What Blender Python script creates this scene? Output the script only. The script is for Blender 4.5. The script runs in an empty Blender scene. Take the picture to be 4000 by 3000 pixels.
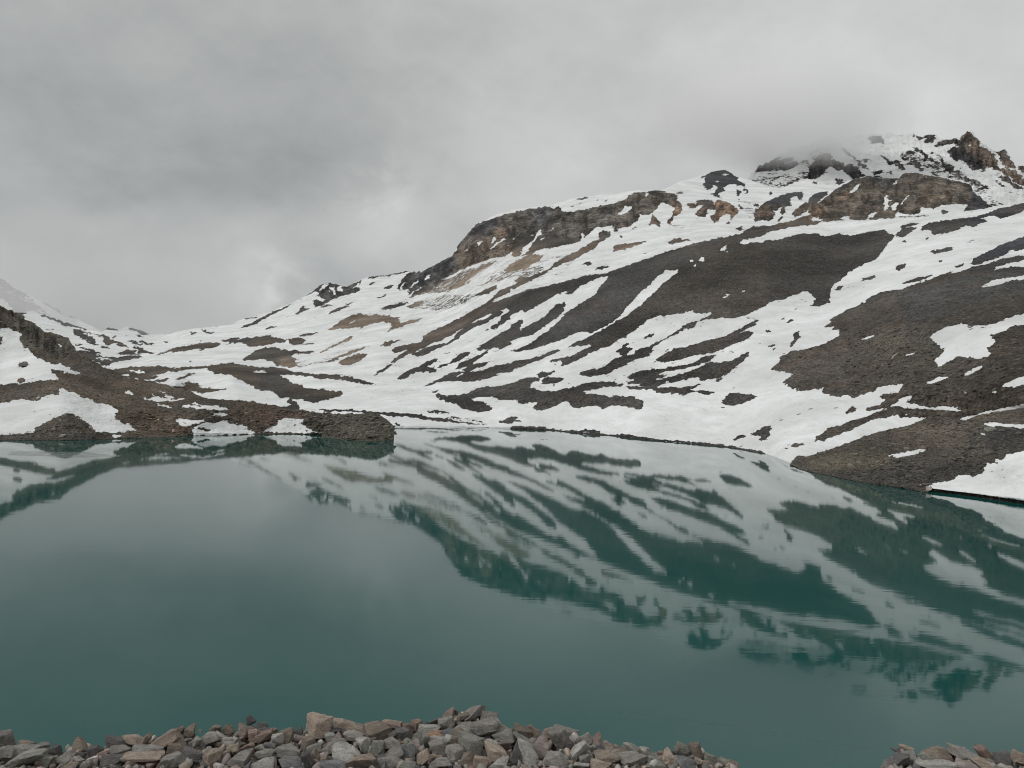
import bpy, math, random
import numpy as np
from mathutils import Matrix, Vector

# ------------------------------------------------------------------ camera, sky, sun, exposure
sc = bpy.context.scene
COL = sc.collection
FPX = 3000.0                      # focal length in survey pixels (survey frame 4000 x 3000)
EYE = np.array([0.0, 0.0, 20.0])  # camera stands 20 m above the lake
U = np.array([.04, 1.0, -.015]); U /= np.linalg.norm(U)
VZ = np.array([0, 0, -1.0]); F = VZ - (VZ @ U) * U; F /= np.linalg.norm(F)
Rr = np.cross(F, U)
CW = np.array([Rr, F, U])         # camera axes -> world axes
cam_data = bpy.data.cameras.new('camera'); cam = bpy.data.objects.new('camera', cam_data); COL.objects.link(cam)
m4 = Matrix([list(CW[0]) + [0], list(CW[1]) + [0], list(CW[2]) + [0], [0, 0, 0, 1]])
cam.matrix_world = Matrix.Translation(Vector(EYE)) @ m4
cam_data.sensor_width = 36; cam_data.lens = 36 * FPX / 4000; cam_data.clip_start = .1; cam_data.clip_end = 60000
sc.camera = cam
sc.view_settings.view_transform = 'Standard'; sc.view_settings.look = 'None'
sc.view_settings.exposure = 0; sc.view_settings.gamma = 1
sc.cycles.use_denoising = True; sc.cycles.filter_width = 1.05
sc.cycles.max_bounces = 14; sc.cycles.diffuse_bounces = 3; sc.cycles.glossy_bounces = 3
sc.cycles.volume_bounces = 12; sc.cycles.transparent_max_bounces = 8
sc.cycles.volume_step_rate = 1.0; sc.cycles.volume_max_steps = 128

def nd(nt, t, loc=None, **kw):
    n = nt.nodes.new(t)
    for k, v in kw.items():
        if k.startswith('i_'):
            key = k[2:]; key = int(key) if key.isdigit() else key.replace('_', ' ')
            n.inputs[key].default_value = v
        else: setattr(n, k, v)
    return n
def math_n(nt, op, a, b=None, c=None, clamp=False):
    n = nt.nodes.new('ShaderNodeMath'); n.operation = op; n.use_clamp = clamp
    for i, v in enumerate((a, b, c)):
        if v is None: continue
        if isinstance(v, (int, float)): n.inputs[i].default_value = v
        else: nt.links.new(v, n.inputs[i])
    return n.outputs[0]
def maprange(nt, v, a, b, c=0.0, d=1.0, smooth=False):
    n = nt.nodes.new('ShaderNodeMapRange'); n.interpolation_type = 'SMOOTHSTEP' if smooth else 'LINEAR'
    nt.links.new(v, n.inputs[0])
    for i, x in enumerate((a, b, c, d)): n.inputs[i + 1].default_value = x
    return n.outputs[0]
def mixc(nt, f, a, b, blend='MIX'):
    n = nt.nodes.new('ShaderNodeMix'); n.data_type = 'RGBA'; n.blend_type = blend
    for i, v in ((0, f), (6, a), (7, b)):
        if isinstance(v, (int, float)): n.inputs[i].default_value = v
        elif isinstance(v, tuple): n.inputs[i].default_value = (*v, 1)
        else: nt.links.new(v, n.inputs[i])
    return n.outputs[2]
def noise(nt, vec, scale, detail=5, rough=.55, dist=0.0):
    n = nd(nt, 'ShaderNodeTexNoise'); n.inputs['Scale'].default_value = scale
    n.inputs['Detail'].default_value = detail; n.inputs['Roughness'].default_value = rough
    n.inputs['Distortion'].default_value = dist
    nt.links.new(vec, n.inputs['Vector']); return n.outputs[0]
def mapping(nt, vec, rot=(0, 0, 0), scale=(1, 1, 1), loc=(0, 0, 0)):
    n = nd(nt, 'ShaderNodeMapping'); n.inputs['Rotation'].default_value = rot
    n.inputs['Scale'].default_value = scale; n.inputs['Location'].default_value = loc
    nt.links.new(vec, n.inputs['Vector']); return n.outputs[0]

def ray(px, py):                  # sighting of a survey pixel -> world vector per metre of depth
    px = np.asarray(px, float); py = np.asarray(py, float)
    v = np.stack([(px - 2000) / FPX, -(py - 1500) / FPX, -np.ones_like(px * py)], -1)
    return v @ CW.T
def at(px, py, depth): return EYE + ray(px, py) * np.asarray(depth, float)[..., None]
def hor(x): return 1545 + .04 * (np.asarray(x, float) - 2000)

SUN_EL, SUN_AZ = math.radians(36), math.radians(-112)    # azimuth clockwise from +Y
world = bpy.data.worlds.new('World'); sc.world = world; world.use_nodes = True
wt = world.node_tree; wt.nodes.clear()
wo = nd(wt, 'ShaderNodeOutputWorld'); bg = nd(wt, 'ShaderNodeBackground'); bg.inputs[1].default_value = .1
wt.links.new(bg.outputs[0], wo.inputs[0])
sky = nd(wt, 'ShaderNodeTexSky'); sky.sky_type = 'NISHITA'; sky.sun_disc = False
sky.sun_elevation = SUN_EL; sky.sun_rotation = SUN_AZ; sky.altitude = 4500
tc = nd(wt, 'ShaderNodeTexCoord'); dirv = tc.outputs['Generated']
def blob(px, py, rad, val, squash=1.0):
    d = ray(px, py); d /= np.linalg.norm(d)
    mp = mapping(wt, wdir, loc=(-d[0], -d[1], -d[2] * squash), scale=(1, 1, squash))
    ln = nd(wt, 'ShaderNodeVectorMath', operation='LENGTH'); wt.links.new(mp, ln.inputs[0])
    return math_n(wt, 'MULTIPLY', maprange(wt, ln.outputs['Value'], 0, rad, 1, 0, True), val)
nz = nd(wt, 'ShaderNodeTexNoise'); nz.inputs['Scale'].default_value = 3.2; nz.inputs['Detail'].default_value = 6
wt.links.new(dirv, nz.inputs['Vector'])
sub = nd(wt, 'ShaderNodeVectorMath', operation='SUBTRACT'); wt.links.new(nz.outputs['Color'], sub.inputs[0]); sub.inputs[1].default_value = (.5, .5, .5)
scl = nd(wt, 'ShaderNodeVectorMath', operation='SCALE'); wt.links.new(sub.outputs[0], scl.inputs[0]); scl.inputs['Scale'].default_value = .12
addv = nd(wt, 'ShaderNodeVectorMath', operation='ADD'); wt.links.new(dirv, addv.inputs[0]); wt.links.new(scl.outputs[0], addv.inputs[1])
wdir = addv.outputs[0]
n1 = noise(wt, mapping(wt, dirv, scale=(1, 1, 2.2)), 2.4, 7, .5, .4)
n2 = noise(wt, mapping(wt, dirv, scale=(1, 1, 1.5), rot=(0, .5, 0)), 8.0, 7, .6, .2)
n1 = noise(wt, mapping(wt, wdir, scale=(1, 1, 1.7)), 3.4, 9, .56, .3)
val = math_n(wt, 'MULTIPLY_ADD', n1, 2.5, 4.4 - 1.25)
val = math_n(wt, 'ADD', val, math_n(wt, 'MULTIPLY_ADD', n2, 1.9, -.95))
BLOBS = [(3700, 150, .55, 1.5, 1), (2500, 250, .5, .8, 1), (3300, 480, .22, .6, 1.5), (1130, 1120, .075, 1.7, 1.2), (1180, 1160, .05, .6, 1), (1420, 740, .06, .8, 1.0), (520, 900, .1, .5, 2.5),
         (1430, 800, .11, .8, 1.3), (1650, 960, .13, .6, 1.3), (1300, 900, .2, .4, 2), (600, 1050, .25, -.25, 1.4), (430, 1290, .20, -1.1, 3),
         (1000, 560, .30, -.1, 1.5), (350, 500, .4, -.2, 1.5), (250, 1200, .25, -.55, 2), (2000, 620, .2, .45, 2), (950, 900, .14, .5, 2.5), (1150, 680, .16, -.5, 2), (800, 1250, .1, -.5, 2.5)]
wisp = maprange(wt, n2, .42, .62, .1, 1.9)
for b in BLOBS:
    q = blob(*b)
    if b[2] < .09: q = math_n(wt, 'MULTIPLY', q, wisp)
    val = math_n(wt, 'ADD', val, q)
sx = nd(wt, 'ShaderNodeSeparateXYZ'); wt.links.new(dirv, sx.inputs[0])
val = math_n(wt, 'ADD', val, maprange(wt, sx.outputs[2], .45, 1.0, 0, 5.2))       # the cloud deck is brightest overhead
tintn = maprange(wt, val, 3.2, 5.0, 0, 1)
ccol = mixc(wt, tintn, (.955, .99, .995), (.985, 1.0, .99))
vm = nd(wt, 'ShaderNodeVectorMath', operation='SCALE'); wt.links.new(ccol, vm.inputs[0]); wt.links.new(val, vm.inputs['Scale'])
wt.links.new(mixc(wt, .97, sky.outputs[0], vm.outputs[0]), bg.inputs[0])

sl = bpy.data.lights.new('sun', 'SUN'); sl.energy = 1.4; sl.angle = math.radians(11); sl.color = (1, .98, .955)
so = bpy.data.objects.new('sun', sl); COL.objects.link(so)
sd = Vector((math.sin(SUN_AZ) * math.cos(SUN_EL), math.cos(SUN_AZ) * math.cos(SUN_EL), math.sin(SUN_EL)))
so.rotation_euler = sd.to_track_quat('Z', 'Y').to_euler()

# ------------------------------------------------------------------ numeric helpers
rng = np.random.default_rng(7)
def vnoise(shape, cell, seed):
    g = np.random.default_rng(seed)
    cy, cx = (cell, cell) if np.isscalar(cell) else cell
    h, w = shape; gy, gx = int(h / cy) + 3, int(w / cx) + 3
    a = g.random((gy, gx)) - .5
    y = np.arange(h) / cy; x = np.arange(w) / cx
    iy = y.astype(int); ix = x.astype(int); fy = y - iy; fx = x - ix
    fy = fy * fy * (3 - 2 * fy); fx = fx * fx * (3 - 2 * fx)
    r0 = a[iy][:, ix] * (1 - fx) + a[iy][:, ix + 1] * fx
    r1 = a[iy + 1][:, ix] * (1 - fx) + a[iy + 1][:, ix + 1] * fx
    return r0 * (1 - fy)[:, None] + r1 * fy[:, None]
def fnoise(shape, cell, seed, octv=4, gain=.5):
    out = 0; a = 1.0; c = np.array([cell, cell] if np.isscalar(cell) else cell, float)
    for k in range(octv):
        out = out + a * vnoise(shape, tuple(np.maximum(c, 1.01)), seed + k * 13); a *= gain; c = c / 2
    return out
def blur(a, s):
    k = int(s * 3) + 1; x = np.arange(-k, k + 1); g = np.exp(-x * x / (2 * s * s)); g /= g.sum()
    p = np.pad(a, ((k, k), (0, 0)), 'edge'); a = sum(g[i] * p[i:i + a.shape[0]] for i in range(2 * k + 1))
    p = np.pad(a, ((0, 0), (k, k)), 'edge'); return sum(g[i] * p[:, i:i + a.shape[1]] for i in range(2 * k + 1))
# survey frame raster: half resolution, x from -200 to 4200, y from 300 to 2100
X0, Y0, RS = -200, 300, 2.0
RW, RH = 2200, 900
TILE = {1: (0, 1000), 2: (1000, 1000), 3: (2000, 1000), 4: (3000, 1000), 5: (1600, 500), 6: (2400, 450), 7: (3000, 400),
        8: (3000, 1500), 9: (0, 1500), 10: (1000, 1500), 11: (2000, 1500)}
Z = 1000 / 2212.0
def pts(tile, s):
    a = np.array([[float(v) for v in p.split(',')] for p in s.split()]); ox, oy = TILE[tile]
    return a * Z + [ox, oy]
def fill(img, P, v):
    q = (P - [X0, Y0]) / RS
    x0, y0 = np.floor(q.min(0)).astype(int) - 1; x1, y1 = np.ceil(q.max(0)).astype(int) + 2
    x0, y0 = max(x0, 0), max(y0, 0); x1, y1 = min(x1, RW), min(y1, RH)
    if x1 <= x0 or y1 <= y0: return
    xs = np.arange(x0, x1) + .5; ys = np.arange(y0, y1) + .5
    inside = np.zeros((len(ys), len(xs)), bool)
    for (ax, ay), (bx, by) in zip(q, np.roll(q, -1, 0)):
        if ay == by: continue
        m = (ys >= min(ay, by)) & (ys < max(ay, by))
        if not m.any(): continue
        xc = ax + (ys[m] - ay) / (by - ay) * (bx - ax)
        inside[m] ^= xs[None, :] > xc[:, None]
    sub = img[y0:y1, x0:x1]; sub[inside] = v
def paint(base, text, default_tile=1):
    img = np.full((RH, RW), base, np.float32); tile = default_tile; v = 0.
    for line in text.strip().splitlines():
        line = line.split('#')[0].strip()
        if not line: continue
        head, _, rest = line.partition(':')
        for tok in head.split():
            if tok[0] == 'T': tile = int(tok[1:])
            elif tok == 'D': v = 0.
            elif tok == 'S': v = 1.
            else: v = float(tok)
        for poly in rest.split(';'):
            if poly.strip(): fill(img, pts(tile, poly), v)
    return img
def sample(img, px, py):
    x = np.clip((px - X0) / RS - .5, 0, RW - 1.001); y = np.clip((py - Y0) / RS - .5, 0, RH - 1.001)
    ix = x.astype(int); iy = y.astype(int); fx = x - ix; fy = y - iy
    if img.ndim == 3: fx = fx[..., None]; fy = fy[..., None]
    return (img[iy, ix] * (1 - fx) + img[iy, ix + 1] * fx) * (1 - fy) + (img[iy + 1, ix] * (1 - fx) + img[iy + 1, ix + 1] * fx) * fy


# ------------------------------------------------------------------ snow survey (1 = snow, 0 = bare ground, between = broken cover)
M_SNOW = '''
T5 0.74: -600,1680 600,1680 900,1480 1300,1280 1500,1090 900,1100 400,1250 -100,1500
T2 0.82: 1000,560 1500,300 2212,180 2212,360 1400,720 1100,800 600,900 500,780
T2 0.8: 1500,850 2212,560 2212,900 1600,1000
T3 0.82: 0,860 700,640 1500,480 2100,480 2100,900 1300,1150 0,1150
T1 D: 120,485 250,490 190,510 235,525 180,545 100,500; 345,508 400,505 500,550 620,588 700,600 770,640 720,635 640,615 560,600 480,575 400,530
D: 380,632 460,632 465,643 400,643; 630,628 700,645 770,660 860,685 900,680 1000,730 1060,755 1130,790 1100,795 1020,770 990,750 930,770 900,760 890,740 905,710 850,690 780,670 720,660 740,680 800,710 840,740 830,765 780,745 700,710 640,670
D: 785,753 850,762 845,774 790,769; 865,780 930,785 970,800 880,798; 645,763 695,760 700,772 655,773; 1150,770 1230,800 1330,840 1290,850 1230,835 1190,840 1200,815 1160,800
D: 890,635 940,615 990,625 1035,645 980,645 940,635 895,648; 1085,612 1150,620 1210,640 1260,650 1310,678 1220,675 1200,655 1130,635
D: 1175,675 1220,690 1250,705 1190,698; 1100,725 1180,740 1240,765 1225,775 1150,755; 1200,725 1290,750 1360,755 1300,765 1330,785 1270,770 1210,740
D: 930,678 1020,698 1000,704; 1405,735 1490,738 1450,747 1410,745; 1070,684 1105,688 1080,694; 1630,655 1715,662 1660,682; 1730,638 1800,645 1855,670 1820,675 1760,655; 1835,608 1895,606 1860,616
D: 2050,558 2120,535 2225,522 2225,535 2110,548; 2060,630 2120,595 2225,558 2225,585 2120,615; 660,788 760,798 870,828 860,847 780,827 700,807
D: 660,815 800,835 860,860 1000,875 1120,862 1260,865 1200,880 1130,895 1050,912 950,925 880,940 790,900 640,850
S: 800,875 900,878 985,897 900,900; 985,910 1055,910 1000,919
D: 1000,845 1070,818 1160,812 1190,825 1150,835 1250,850 1150,852 1050,855; 850,915 960,925 940,950 860,945
D: 1310,878 1350,855 1460,808 1560,783 1700,756 1820,746 1910,760 1860,785 1780,800 1690,832 1740,800 1640,810 1540,852 1600,815 1510,830 1455,862 1500,825 1440,832
D: 1900,730 2000,710 2100,705 2000,732 1920,742; 1930,778 2000,735 2130,705 2212,700 2212,790 2150,770 2080,750 2000,752; 1690,740 1760,726 1740,740; 2225,820 2160,850 2090,890 2130,897 2225,902; 1610,917 1675,899 1640,919
D: 960,985 1140,955 1270,952 1430,945 1460,975 1530,945 1480,985 1440,1000 1420,1015 1310,1030 1390,1045 1330,1060 1220,1070 1060,1045 940,1000
S: 1070,995 1150,986 1220,988 1200,1001; 1170,1002 1240,998 1270,1013 1210,1016; 1040,1021 1100,1018 1140,1031 1060,1031
D: 1300,1085 1400,1060 1470,1056 1440,1077 1360,1097; 1500,1077 1560,1045 1700,1000 1650,1030 1560,1072
D: 1440,990 1540,965 1650,955 1750,950 1900,935 2010,920 2100,940 2225,965 2225,1143 2100,1080 1990,1035 1900,1015 1860,1025 1820,995 1780,970 1700,972 1620,985 1500,1000
S: 2190,983 2225,990 2225,997; 0,0 1,0 0,1
D: 1560,1105 1620,1085 1700,1105 1760,1120 1700,1129 1600,1120; 1480,1130 1640,1123 1760,1140 1980,1155 1880,1165 1790,1182 1720,1177 1600,1165
T2 D: -10,695 110,690 200,705 270,725 250,745 150,755 100,770 -10,780; 270,720 370,700 430,720 440,735 390,755 330,770 280,745; 360,685 450,663 550,656 480,687 400,693; 370,765 480,753 495,767 420,771
D: -10,822 60,790 130,785 250,815 390,825 500,820 515,832 430,848 330,850 310,870 350,905 385,945 320,955 250,960 190,945 130,915 80,895 -10,895
D: 230,962 380,938 550,908 680,891 760,888 650,906 500,932 380,957; 380,935 540,893 490,911 400,942
D: -10,965 150,960 260,975 330,1000 450,1015 560,1025 680,1020 780,1040 870,1060 980,1090 1085,1115 1000,1112 880,1097 760,1077 660,1062 580,1064 500,1047 380,1032 200,1027 230,1050 350,1110 440,1140 550,1150 620,1165 720,1170 745,1185 735,1205 660,1230 560,1255 490,1270 440,1250 400,1240 320,1235 260,1225 220,1225 160,1190 180,1180 90,1150 60,1165 -10,1145
S: -10,985 60,990 105,1010 -10,1003
D: 255,1260 290,1235 320,1250 365,1285 380,1325 450,1345 300,1360 200,1345 200,1300 270,1300 300,1280
D: 440,1322 600,1328 840,1328 1050,1346 1250,1360 1440,1364 1442,1382 1350,1378 1550,1393 1700,1418 1900,1445 2020,1465 1900,1460 1700,1440 1500,1417 1300,1392 1150,1380 1050,1364 840,1344 600,1342
D: 1185,1438 1240,1450 1300,1472 1200,1467; 2095,1425 2160,1415 2170,1395 2225,1388 2225,1452 2110,1440; 1465,1337 1560,1331 1690,1352 1620,1364 1550,1364; 1600,1398 1680,1392 1800,1408 1950,1428 2020,1460 1930,1438 1800,1418 1680,1403
D: 1545,1190 1590,1185 1600,1205 1740,1205 1850,1180 1840,1170 1930,1135 2050,1130 2225,1103 2225,1250 2120,1245 2070,1220 1930,1215 1850,1240 1900,1255 2000,1270 2010,1300 2055,1320 1990,1345 1920,1352 1840,1335 1770,1310 1740,1270 1650,1262 1590,1245 1565,1210
D: 1485,1182 1530,1162 1595,1160 1540,1180; 1000,1052 1050,1000 1150,940 1170,925 1190,935 1150,965 1070,1010; 1110,932 1140,924 1150,936; 1190,947 1215,938 1210,962; 1215,960 1245,943 1240,957
D: 1170,907 1260,845 1330,795 1450,725 1430,705 1500,660 1610,610 1700,565 1790,520 1900,455 1960,420 2060,400 2225,345 2225,440 2130,510 2050,540 1990,580 1880,620 1830,650 1750,710 1660,770 1560,800 1480,850 1400,877 1330,840 1280,870 1200,917
S: 1350,845 1460,795 1550,765 1640,755 1700,713 1740,670 1810,605 1900,568 2000,538 2050,488 2130,448 2060,485 1940,535 1850,585 1780,625 1700,678 1620,720 1520,752 1460,792 1380,817
S: 1400,882 1480,820 1400,870
D: 2020,637 2030,605 2080,590 2120,540 2140,500 2225,440 2225,530 2140,580 2060,625; 1960,657 2010,620 2000,642
S: 1990,590 2080,560 2120,510 2125,470 2170,450 2190,470 2140,500 2100,560 2060,595 2010,610
D: 1165,830 1200,790 1280,775 1340,755 1400,755 1350,785 1280,815 1220,840 1180,842
D: 1905,810 1950,770 2020,730 2080,690 2130,660 2225,610 2225,750 2120,800 2060,790 1980,810 1930,815
D: 1670,932 1710,880 1770,850 1840,827 1835,846 1780,886 1720,917; 1570,962 1600,938 1670,928 1600,962
D: 1210,1070 1240,1040 1320,985 1410,955 1470,915 1540,890 1580,882 1540,920 1480,955 1560,975 1570,990 1500,1010 1460,1000 1440,990 1380,1005 1330,1030 1290,1055
D: 1720,980 1760,930 1850,890 1940,850 2030,800 1990,840 1900,905 1850,945 1780,970; 1780,987 1850,948 1930,928 2000,923 1990,942 1900,972 1840,992
D: 1420,1142 1500,1100 1590,1060 1660,1015 1750,1000 1850,995 1960,985 2060,950 2225,928 2225,1000 2080,1015 2120,1030 2000,1060 1840,1090 1740,1085 1650,1080 1550,1100
S: 1705,1052 1760,1019 1790,1019 1740,1047
D: 490,310 530,270 560,248 650,228 700,243 740,260 800,260 820,240 920,205 905,240 870,265 900,280 900,297 850,322 740,347 640,387 570,427 500,442 490,400 470,380 560,320
S: 540,300 580,250 640,238 600,265 560,300; 630,262 680,265 690,300 685,352 660,320 635,290; 700,263 730,262 757,290 740,308 705,307; 470,388 520,350 548,338 560,360 600,385 570,402 520,372 490,387; 820,300 880,230 892,255 830,292; 610,300 625,300 625,320 612,315
D: -10,557 200,462 400,368 490,318 540,268 430,345 200,482 -10,585; -10,522 80,495 -10,517; 130,480 165,468 140,487; 345,497 370,465 400,428 420,450 470,453 400,482 350,502
D: 520,452 600,423 710,410 620,432; 610,507 680,460 750,440 850,423 750,457 690,482; 750,427 800,405 860,400 790,422; 460,554 550,520 480,552; 60,642 120,610 200,600 120,627; 975,252 990,233 1030,226 1020,242 990,257
D: 920,202 1000,178 1150,160 1300,128 1400,128 1300,140 1150,172 1000,192; 1010,372 1100,338 1170,323 1080,357; 260,520 275,522 265,536
D: 1225,297 1240,235 1270,195 1310,155 1350,150 1365,130 1385,150 1410,128 1425,145 1480,110 1540,85 1700,-10 1990,-10 1860,60 1750,120 1680,170 1560,220 1450,260 1400,270 1300,290
S: 1430,210 1460,165 1500,160 1490,190; 1250,290 1270,230 1285,235 1265,290; 1340,270 1400,200 1420,190 1390,240
D: 1090,290 1130,265 1160,245 1190,250 1150,285; 1080,460 1130,430 1230,410 1330,402 1260,430 1140,462; 1330,440 1380,405 1470,375 1420,415 1350,447
D: 620,640 680,600 740,555 800,520 850,503 950,508 1060,512 1160,515 1235,530 1235,570 1250,585 1330,555 1450,535 1400,560 1290,595 1230,620 1170,635 1105,675 1160,625 1180,600 1165,575 1100,562 1050,570 990,590 940,605 890,640 900,610 830,625 780,620 700,630 650,642
S: 800,580 865,555 860,570 810,587
D: 540,835 650,780 760,725 810,695 835,690 820,720 790,745 760,740 680,775 560,835; 1070,783 1110,745 1180,735 1250,723 1210,745 1130,775; 655,890 740,855 850,810 975,777 930,800 850,835 750,870
D: 700,930 730,905 800,865 880,850 970,842 940,875 880,910 810,945 740,938
0.72: 300,900 500,880 640,860 640,900 380,950
T5 D: -10,1260 30,1240 90,1235 150,1215 250,1165 370,1105 420,1010 480,940 530,880 570,830 600,822 650,805 760,765 870,735 1000,705 1130,685 1220,672 1250,690 1300,680 1330,720 1400,722 1520,700 1690,665 1800,640 1900,600 1990,570 2100,545 2140,540 2225,570 2225,640 2160,650 2140,700 2060,755 1990,740 1980,790 1900,850 1820,865 1780,840 1720,860 1630,850 1560,900 1500,960 1420,1000 1300,1020 1200,1040 1130,1050 1060,1090 900,1110 880,1100 700,1130 620,1160 530,1190 430,1230 350,1280 300,1295 220,1310 130,1350 60,1400 -10,1440
S: 110,1320 150,1275 180,1262 170,1297; -10,1385 40,1340 90,1295 70,1332 10,1380; 150,1342 250,1300 292,1278 180,1337
0.45: -10,1480 80,1400 200,1330 370,1290 460,1230 560,1205 700,1150 780,1120 700,1190 560,1270 500,1310 520,1340 440,1380 330,1420 220,1430 120,1430 40,1450 -10,1485
D: 0,1468 60,1440 150,1415 220,1370 300,1310 200,1330 120,1370 40,1420; 460,1290 560,1235 700,1165 640,1215 520,1285; 330,1395 420,1340 520,1290 460,1345
D: 800,1240 860,1190 930,1145 1060,1090 1160,1100 1130,1140 1050,1180 1000,1210 900,1240 830,1260
0.55: 560,1380 700,1290 780,1240 1000,1240 1150,1170 1190,1150 1100,1220 1040,1230 900,1290 760,1330 640,1360; 0,1560 100,1490 300,1440 620,1440 500,1500 300,1580 100,1560; 900,1250 1000,1210 1180,1190 1100,1260 960,1300
D: 1190,1232 1260,1160 1350,1110 1450,1060 1550,1000 1640,960 1640,905 1700,880 1740,905 1740,940 1640,990 1600,1040 1500,1090 1400,1140 1300,1180 1220,1222
D: 880,1372 1000,1300 1150,1240 1200,1240 1100,1290 960,1360 900,1392; 560,1447 640,1400 750,1358 750,1387 690,1422 600,1447; 620,1542 700,1480 780,1410 860,1370 890,1380 840,1430 740,1480 640,1552
D: 900,1320 960,1285 1020,1282 960,1320 910,1340; -10,1542 40,1510 130,1485 90,1522 -10,1552; 1750,1022 1900,998 2070,968 2000,1002 1870,1042 1800,1062 1750,1052; 1580,1232 1640,1203 1760,1183 1700,1212 1620,1227; 1480,1172 1530,1158 1600,1165 1540,1187; 2000,1092 2060,1068 2030,1092; 1540,1042 1600,1033 1600,1052 1520,1067
S: 580,1030 590,990 640,965 620,1000; 705,990 710,950 740,933 752,960 720,997; 695,1067 720,1020 760,985 820,950 837,965 780,987 740,1022; 465,1072 520,1043 510,1062; 875,967 925,935 900,967; 955,1100 980,1030 1040,1000 1070,960 1110,880 1140,878 1142,920 1090,950 1060,1010 1020,1060 970,1102; 1030,942 1070,905 1060,932; 1125,972 1160,935 1150,967; 1205,882 1252,848 1235,877; 830,1117 880,1058 887,1075 850,1117
S: 1545,920 1600,870 1635,850 1637,890 1580,960 1500,1010 1420,1040 1400,1060 1380,1050 1440,1000 1480,960 1495,905 1512,920 1500,960; 1665,860 1760,838 1720,892 1680,885; 1790,747 1840,710 1850,680 1920,668 1910,697 1840,747; 2030,577 2065,558 2072,580 2040,597; 1870,612 1910,588 1925,600 1890,612; 840,1012 862,1004 855,1022
D: 1400,627 1500,600 1580,596 1500,617; 1440,662 1500,640 1480,657; 1600,627 1640,618 1635,634; 750,752 800,726 770,747; 1675,625 1710,615 1705,628; 1370,680 1420,665 1410,680
D: 2070,840 2080,780 2110,740 2130,780 2170,800 2165,850 2140,860 2120,810 2090,840; 1930,870 1945,842 1952,872; 2020,895 2050,875 2050,895; 1805,935 1840,918 1838,948
T6 D: -10,765 100,745 130,690 200,665 330,655 380,648 450,665 530,700 560,740 575,790 580,840 530,870 500,910 480,957 462,940 470,900 510,850 520,800 490,770 450,765 400,760 370,800 330,835 280,830 220,845 220,890 160,910 130,950 70,975 20,970 30,1010 -10,1010
S: 255,702 270,668 300,680 280,702; 20,857 70,820 80,790 150,785 140,812 60,867
D: 300,945 330,860 350,870 370,905 400,920 400,972 360,960 340,935; 163,982 175,948 187,987; 505,680 560,668 625,668 580,682
D: 730,550 800,510 840,488 900,478 960,473 1010,500 1060,540 1100,590 1150,622 1080,605 1000,595 960,610 950,640 970,655 900,670 910,700 940,722 870,700 825,680 880,665 890,620 860,595 830,640 770,630 765,600 790,550 780,540
S: 905,508 950,503 980,520 930,520; 855,582 890,568 915,578 880,590
D: 1050,680 1060,643 1085,648 1092,685 1070,694; 1110,640 1140,628 1162,665 1140,677; 1328,672 1350,655 1367,680 1340,687; 610,770 640,755 720,765 700,740 740,728 820,725 855,750 865,790 870,825 820,810 790,820 800,850 780,880 720,877 700,850 740,805 770,770 730,780 700,808 650,800
D: 875,740 910,728 960,740 1010,765 1050,800 1062,840 1040,880 1000,907 1015,860 980,850 930,870 900,885 895,917 860,927 820,890 830,870 880,850 870,790; 935,947 990,913 1012,940 960,947; 710,900 722,885 735,905
0.6: 480,970 540,930 605,925 600,975 540,980
D: 1210,922 1215,850 1240,800 1280,775 1340,785 1370,800 1392,860 1380,895 1320,922 1290,900 1250,907
D: 1210,840 1260,775 1340,733 1440,688 1540,663 1622,668 1632,700 1610,742 1570,700 1540,710 1510,750 1530,780 1470,790 1420,800 1400,830 1370,800 1300,775
D: 1665,752 1700,700 1760,663 1847,653 1830,690 1780,720 1750,770 1700,800 1680,790; 1425,852 1440,800 1470,795 1477,840 1450,867; 1403,922 1430,883 1457,880 1430,917; 1535,862 1550,830 1600,790 1630,760 1680,753 1692,800 1660,840 1600,865 1560,882; 1170,767 1240,768 1242,787 1180,782; 1060,765 1090,780 1122,822 1080,812; 1065,732 1092,728 1087,747; 1700,592 1720,573 1762,568 1740,602
0.65: 1090,730 1200,750 1220,850 1180,900 1130,860
D: 465,1102 500,1073 580,1068 685,1078 560,1097 480,1120; 920,1072 960,1053 1060,1028 1020,1052 990,1067; -10,1125 100,1115 300,1083 200,1122 90,1162 -10,1177; 1040,987 1070,968 1132,985 1080,1000
D: 1080,1052 1120,1000 1200,960 1330,956 1400,948 1450,928 1560,903 1650,868 1760,850 1760,960 1500,975 1300,1010 1150,1060
T7 D: -10,1092 100,1050 230,1020 350,1000 360,920 440,870 520,800 560,770 620,730 740,665 860,633 980,655 1130,655 1160,615 1280,603 1340,623 1480,643 1600,668 1750,708 1770,760 1850,830 1942,905 1680,947 1730,885 1650,880 1500,890 1430,925 1330,895 1310,960 1200,970 1110,945 1080,1000 950,1005 740,1015 500,1030 200,1070 -10,1127
S: 705,782 760,720 825,688 800,712 740,782; 640,762 700,730 717,718 680,747; 1072,722 1100,680 1127,670 1110,702; 990,930 1000,850 1013,790 1030,800 1040,840 1072,850 1040,862 1040,912 1010,932; 1060,890 1100,860 1132,870 1100,932 1070,932; 1130,892 1180,840 1222,788 1222,810 1160,882; 855,982 890,955 947,953 900,992 850,1007; 625,1002 680,988 742,1010 660,1017; 355,1022 400,988 450,1010 472,1030; 1340,647 1387,638 1350,657
D: 1480,947 1520,923 1557,945 1530,964 1490,962; 740,1012 1000,995 1380,976 1400,985 1000,1003 740,1022
# the dark scree brow
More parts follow.
